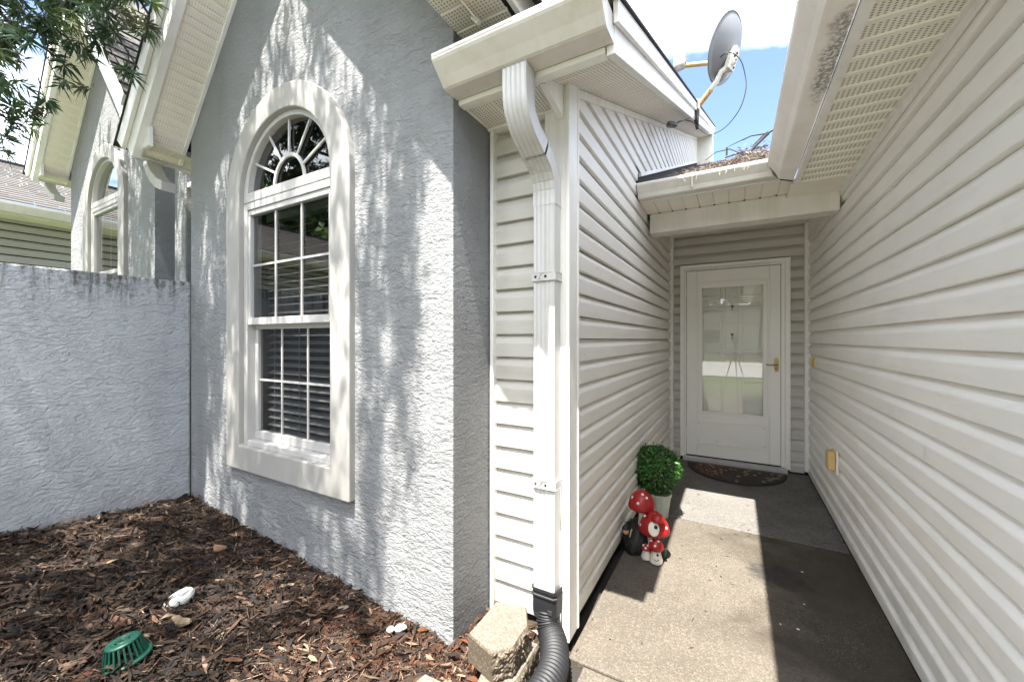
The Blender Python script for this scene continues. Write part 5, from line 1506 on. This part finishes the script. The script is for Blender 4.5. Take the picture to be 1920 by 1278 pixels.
# ------------------------------------------------------------------ trees
def clump_leaves(N, centers, nleaf, spread, L0, L1, wr, pal, drop=0.0):
    """whorls of narrow leaves at twig tips"""
    M = len(centers)
    C = np.repeat(centers, nleaf, 0); n = len(C)
    ax = rng.normal(size=(M, 3)); ax[:, 2] = ax[:, 2] * 0.6 - drop; ax /= np.linalg.norm(ax, axis=1, keepdims=True)
    A = np.repeat(ax, nleaf, 0)
    u = rng.normal(size=(n, 3)); u -= (u * A).sum(1, keepdims=True) * A; u /= np.linalg.norm(u, axis=1, keepdims=True)
    d = u + A * rng.uniform(-0.2, 1.1, n)[:, None]; d /= np.linalg.norm(d, axis=1, keepdims=True)
    C = C + A * rng.uniform(-spread, spread * 0.3, n)[:, None]
    s_ = np.cross(d, A + 0.3 * rng.normal(size=(n, 3))); s_ /= np.linalg.norm(s_, axis=1, keepdims=True)
    L = rng.uniform(L0, L1, n)[:, None]; W = L * wr
    g = np.array([0, 0, -1.0]) * L * 0.18
    V = np.stack([C, C + d*L*0.45 + s_*W, C + d*L + g, C + d*L*0.45 - s_*W], 1).reshape(-1, 3)
    tone = np.repeat(rng.uniform(0.6, 1.35, M), nleaf)[:, None]
    col = pal[np.repeat(rng.choice(len(pal), M), nleaf)] * tone * rng.uniform(.8, 1.2, (n, 1))
    return V, np.arange(n*4).reshape(-1, 4), np.repeat(col, 4, 0)
PODO = np.array([[.030, .065, .020], [.022, .050, .018], [.045, .085, .024], [.10, .16, .035], [.075, .085, .04]])

def overhead_tree():
    o = thing("podocarpus_tree", "leafy evergreen tree whose drooping branches overhang the low wall", "tree", (-3.3, -2.2, 0))
    T = Vector((-3.3, -2.2, 0))
    MB().tube([T + Vector((0, 0, -.1)), T + Vector((.05, .05, 1.2)), T + Vector((.0, .2, 2.6)), T + Vector((.2, .4, 4.0)), T + Vector((.3, .7, 5.2))], [.20, .16, .14, .11, .05], 14).build("trunk", BARK, o)
    limbs = MB()
    sticks = MB()
    centers = []
    ctr = Vector((-2.35, -0.15, 4.9))
    # crown volume over the bed: flattened blob; kept out of x > -1.2 and out of the camera frame
    tries = 0
    while len(centers) < 1950:
        tries += 1
        p = Vector((rng.uniform(-6.6, -1.1), rng.uniform(-1.9, 1.0), rng.uniform(3.9, 5.6)))
        q = Vector(((p.x + 3.9) / 2.85, (p.y + 0.4) / 1.5, (p.z - 4.75) / 0.9))
        if q.length > 1: continue
        # clumpy density, thinner towards the open walk side
        dn = mn.noise(Vector((p.x * 2.6, p.y * 2.6, p.z * 1.5)))
        if dn < -0.04 + 0.95 * max(0, p.x + 1.62) + 0.10 * max(0, -4.0 - p.x): continue
        centers.append(p)
    # a thinner outer spray on the side towards the walk
    spray = []
    while len(spray) < 230:
        xc, sd = ((-1.215, 0.045), (-1.385, 0.04), (-1.50, 0.05))[int(rng.choice(3, p=[.5, .28, .22]))]
        p = Vector((rng.normal(xc, sd), rng.uniform(-0.50, 0.55), rng.uniform(4.2, 5.0)))
        if mn.noise(Vector((xc * 9, p.y * 3.1, 4.4))) < -0.05: continue
        spray.append(p)
    # limbs inside the crown
    for k in range(16):
        e = random.choice(centers)
        b = T + Vector((.15, .35, random.uniform(2.6, 4.6)))
        limbs.tube([b, b.lerp(e, .5) + Vector((0, 0, .25)), e], [.055, .03, .012], 8)
    # branches that reach into the frame at the upper left
    def ray(px, py, t):
        u, v = (px - 960) / 740, (636 - py) / 740
        s_, c = math.sin(YAW), math.cos(YAW)
        return Vector((t * (-s_ + u * c), t * (c + u * s_), 1.25 + t * v))
    vis = []
    boughs = [
        [(-80, -120, 1.9), (60, 20, 2.0), (130, 75, 2.05), (160, 130, 2.1)],
        [(40, -160, 1.8), (160, 0, 1.95), (215, 60, 2.0), (260, 130, 2.05)],
        [(-160, 60, 1.9), (-40, 120, 2.0), (20, 160, 2.05), (60, 200, 2.1)],
        [(-160, 160, 1.95), (-30, 190, 2.05), (15, 215, 2.1), (45, 250, 2.1)],
        [(200, -120, 1.8), (250, -20, 1.9), (280, 30, 1.95), (272, 80, 2.0)],
        [(-100, -60, 2.1), (40, 60, 2.2), (110, 110, 2.2), (155, 160, 2.2)],
    ]
    dots = []
    for b in boughs:
        P = [ray(*q) for q in b]
        sticks.tube(P, [.012, .008, .005, .003], 6)
    # dense mass in the corner, sparse tips further out
    def fill(n, px0, px1, py0, py1, f):
        k = 0
        while k < n:
            px, py = random.uniform(px0, px1), random.uniform(py0, py1)
            if random.random() > f(px, py): continue
            dots.append(ray(px, py, random.uniform(1.8, 2.35))); k += 1
    fill(210, -150, 215, -150, 85, lambda x, y: 1.0 if y < 60 - max(0, x - 120) * .35 else 0.25)
    fill(85, -150, 75, 60, 205, lambda x, y: 1.0 if x + 0.4 * (y - 60) < 50 else 0.10)
    fill(30, 195, 290, -120, 70, lambda x, y: 1.0)
    for q in ((120, 122), (165, 105), (155, 165), (115, 160), (232, 132), (243, 138), (22, 200), (45, 195), (70, 205), (30, 250), (12, 262), (85, 190), (270, 62), (255, 40), (190, 85), (175, 70), (60, 240), (8, 285), (20, 225), (55, 215), (200, 70), (140, 85), (100, 105)):
        dots.append(ray(*q, 2.05))
    limbs.build("limb", BARK, o)
    # twig stems for the visible tips
    for d in dots[-23:]:
        sticks.tube([d + Vector((random.uniform(-.12, .02), random.uniform(-.06, .02), random.uniform(.06, .16))), d], [.003, .0018], 5)
    sticks.build("branch", TWIG, o)
    cc = np.array([list(p) for p in centers])
    V1, F1, c1 = clump_leaves(0, cc + rng.normal(0, .02, cc.shape), 24, 0.22, 0.05, 0.10, 0.14, PODO)
    cc = np.array([list(p) for p in dots])
    V2, F2, c2 = clump_leaves(0, cc, 26, 0.045, 0.045, 0.085, 0.085, PODO, 0.25)
    cc = np.array([list(p) for p in spray])
    V3, F3, c3 = clump_leaves(0, cc, 12, 0.07, 0.04, 0.08, 0.15, PODO)
    V = np.concatenate([V1, V2, V3]); F = np.concatenate([F1, F2 + len(V1), F3 + len(V1) + len(V2)]); c = np.concatenate([c1, c2, c3])
    lo = link("crown", np_mesh("crown", V, F, LEAFM, c), o); lo["kind"] = "stuff"
overhead_tree()

def bg_tree(x, y, h, r, label, n=700, name="oak_tree", tone=1.0):
    o = thing(name, label, "tree", (x, y, -0.1))
    MB().tube([(x, y, -.2), (x + .1, y, h * .3), (x, y + .1, h * .55), (x + .1, y, h * .8)], [h * .035, h * .028, h * .02, h * .006], 10).build("trunk", BARK, o)
    m = MB()
    for k in range(9):
        a = 2 * math.pi * k / 9 + random.random(); m.tube([(x, y, h * .35), (x + r * .4 * math.cos(a), y + r * .4 * math.sin(a), h * .55), (x + r * .8 * math.cos(a), y + r * .8 * math.sin(a), h * (.6 + .2 * random.random()))], [h * .014, h * .009, h * .003], 6)
    m.build("limb", BARK, o)
    cs = []
    while len(cs) < n:
        p = rng.uniform(-1, 1, 3)
        if np.linalg.norm(p) > 1: continue
        q = np.array([x + p[0] * r, y + p[1] * r, h * .66 + p[2] * h * .36])
        if mn.noise(Vector(q * 3.2 / r)) < -0.12: continue
        cs.append(q)
    V, F, c = clump_leaves(0, np.array(cs), 18, 0.35, 0.14 * r / 2.5, 0.30 * r / 2.5, 0.34, PODO[:4] * 1.35 * tone)
    lo = link("crown", np_mesh("crown", V, F, LEAFM, c), o); lo["kind"] = "stuff"
bg_tree(-9.0, -12.5, 8.5, 3.4, "broad green tree on the lawn left of the street")
bg_tree(-13.5, -6.0, 7.0, 2.6, "rounded green tree behind the far left house")
bg_tree(7.5, -24, 9.0, 3.8, "tall green tree across the street on the right")
bg_tree(-5.0, -27, 9.5, 4.2, "large green tree across the street on the left")

bg_tree(2.0, -27, 13, 5.0, "tallest green tree across the street, directly opposite the walk")
bg_tree(-2.0, -43, 17, 7.0, "very large green tree behind the white house across the street")
def across():
    o = thing("house", "low white house with dark roof across the street", "house", (0, -34, 0))
    MB().box((-9, -38, -0.1), (9, -32, 2.7)).build("wall", TRIM, o)
    m = MB(); m.prism([(-38.6, 2.7), (-31.4, 2.7), (-35, 4.6)], lambda p: (-9.6, *p), lambda p: (9.6, *p)); m.build("roof", SHINGLE_EDGE, o)
    for x in (-6, -2.5, 5): MB().box((x, -31.98, 0.9), (x + 1.3, -31.94, 2.1)).build("window", DARK, o)
    MB().box((1.2, -31.98, 0), (2.2, -31.93, 2.1)).build("door", DOORW, o)
across()

# the photographer's tripod, seen mirrored in the glass of the door
def tripod():
    o = thing("tripod", "black camera tripod on the walk, mirrored in the storm door glass", "tripod", (0, -0.06, 0))
    top = Vector((0, -0.075, 1.08))
    for a in (100, 215, 325):
        f = Vector((0.34 * math.cos(R(a + 180)), -0.075 + 0.30 * math.sin(R(a + 180)), 0.0))
        if f.y > 0.1: f.y = 0.1
        mid = top.lerp(f, .45)
        lg = MB().tube([top, mid], .009, 8).build("leg", CABLE, o)
        MB().tube([mid, f], .006, 8).build("lower_leg", CABLE, lg)
    MB().tube([top - Vector((0, 0, .25)), top + Vector((0, 0, .08))], .018, 10).build("centre_column", CABLE, o)
    MB().box((-.045, -.115, 1.16), (.045, -.035, 1.195)).build("head", CABLE, o, bev=.004)
    c = thing("camera_body", "black camera mounted on the tripod head", "camera", (0, -0.1, 1.2))
    MB().box((-.065, -.125, 1.197), (.065, -.06, 1.295)).build("body", CABLE, c, bev=.008)
    MB().tube([(0, -.061, 1.25), (0, -.02, 1.25)], .034, 18).build("lens", CABLE, c)
tripod()
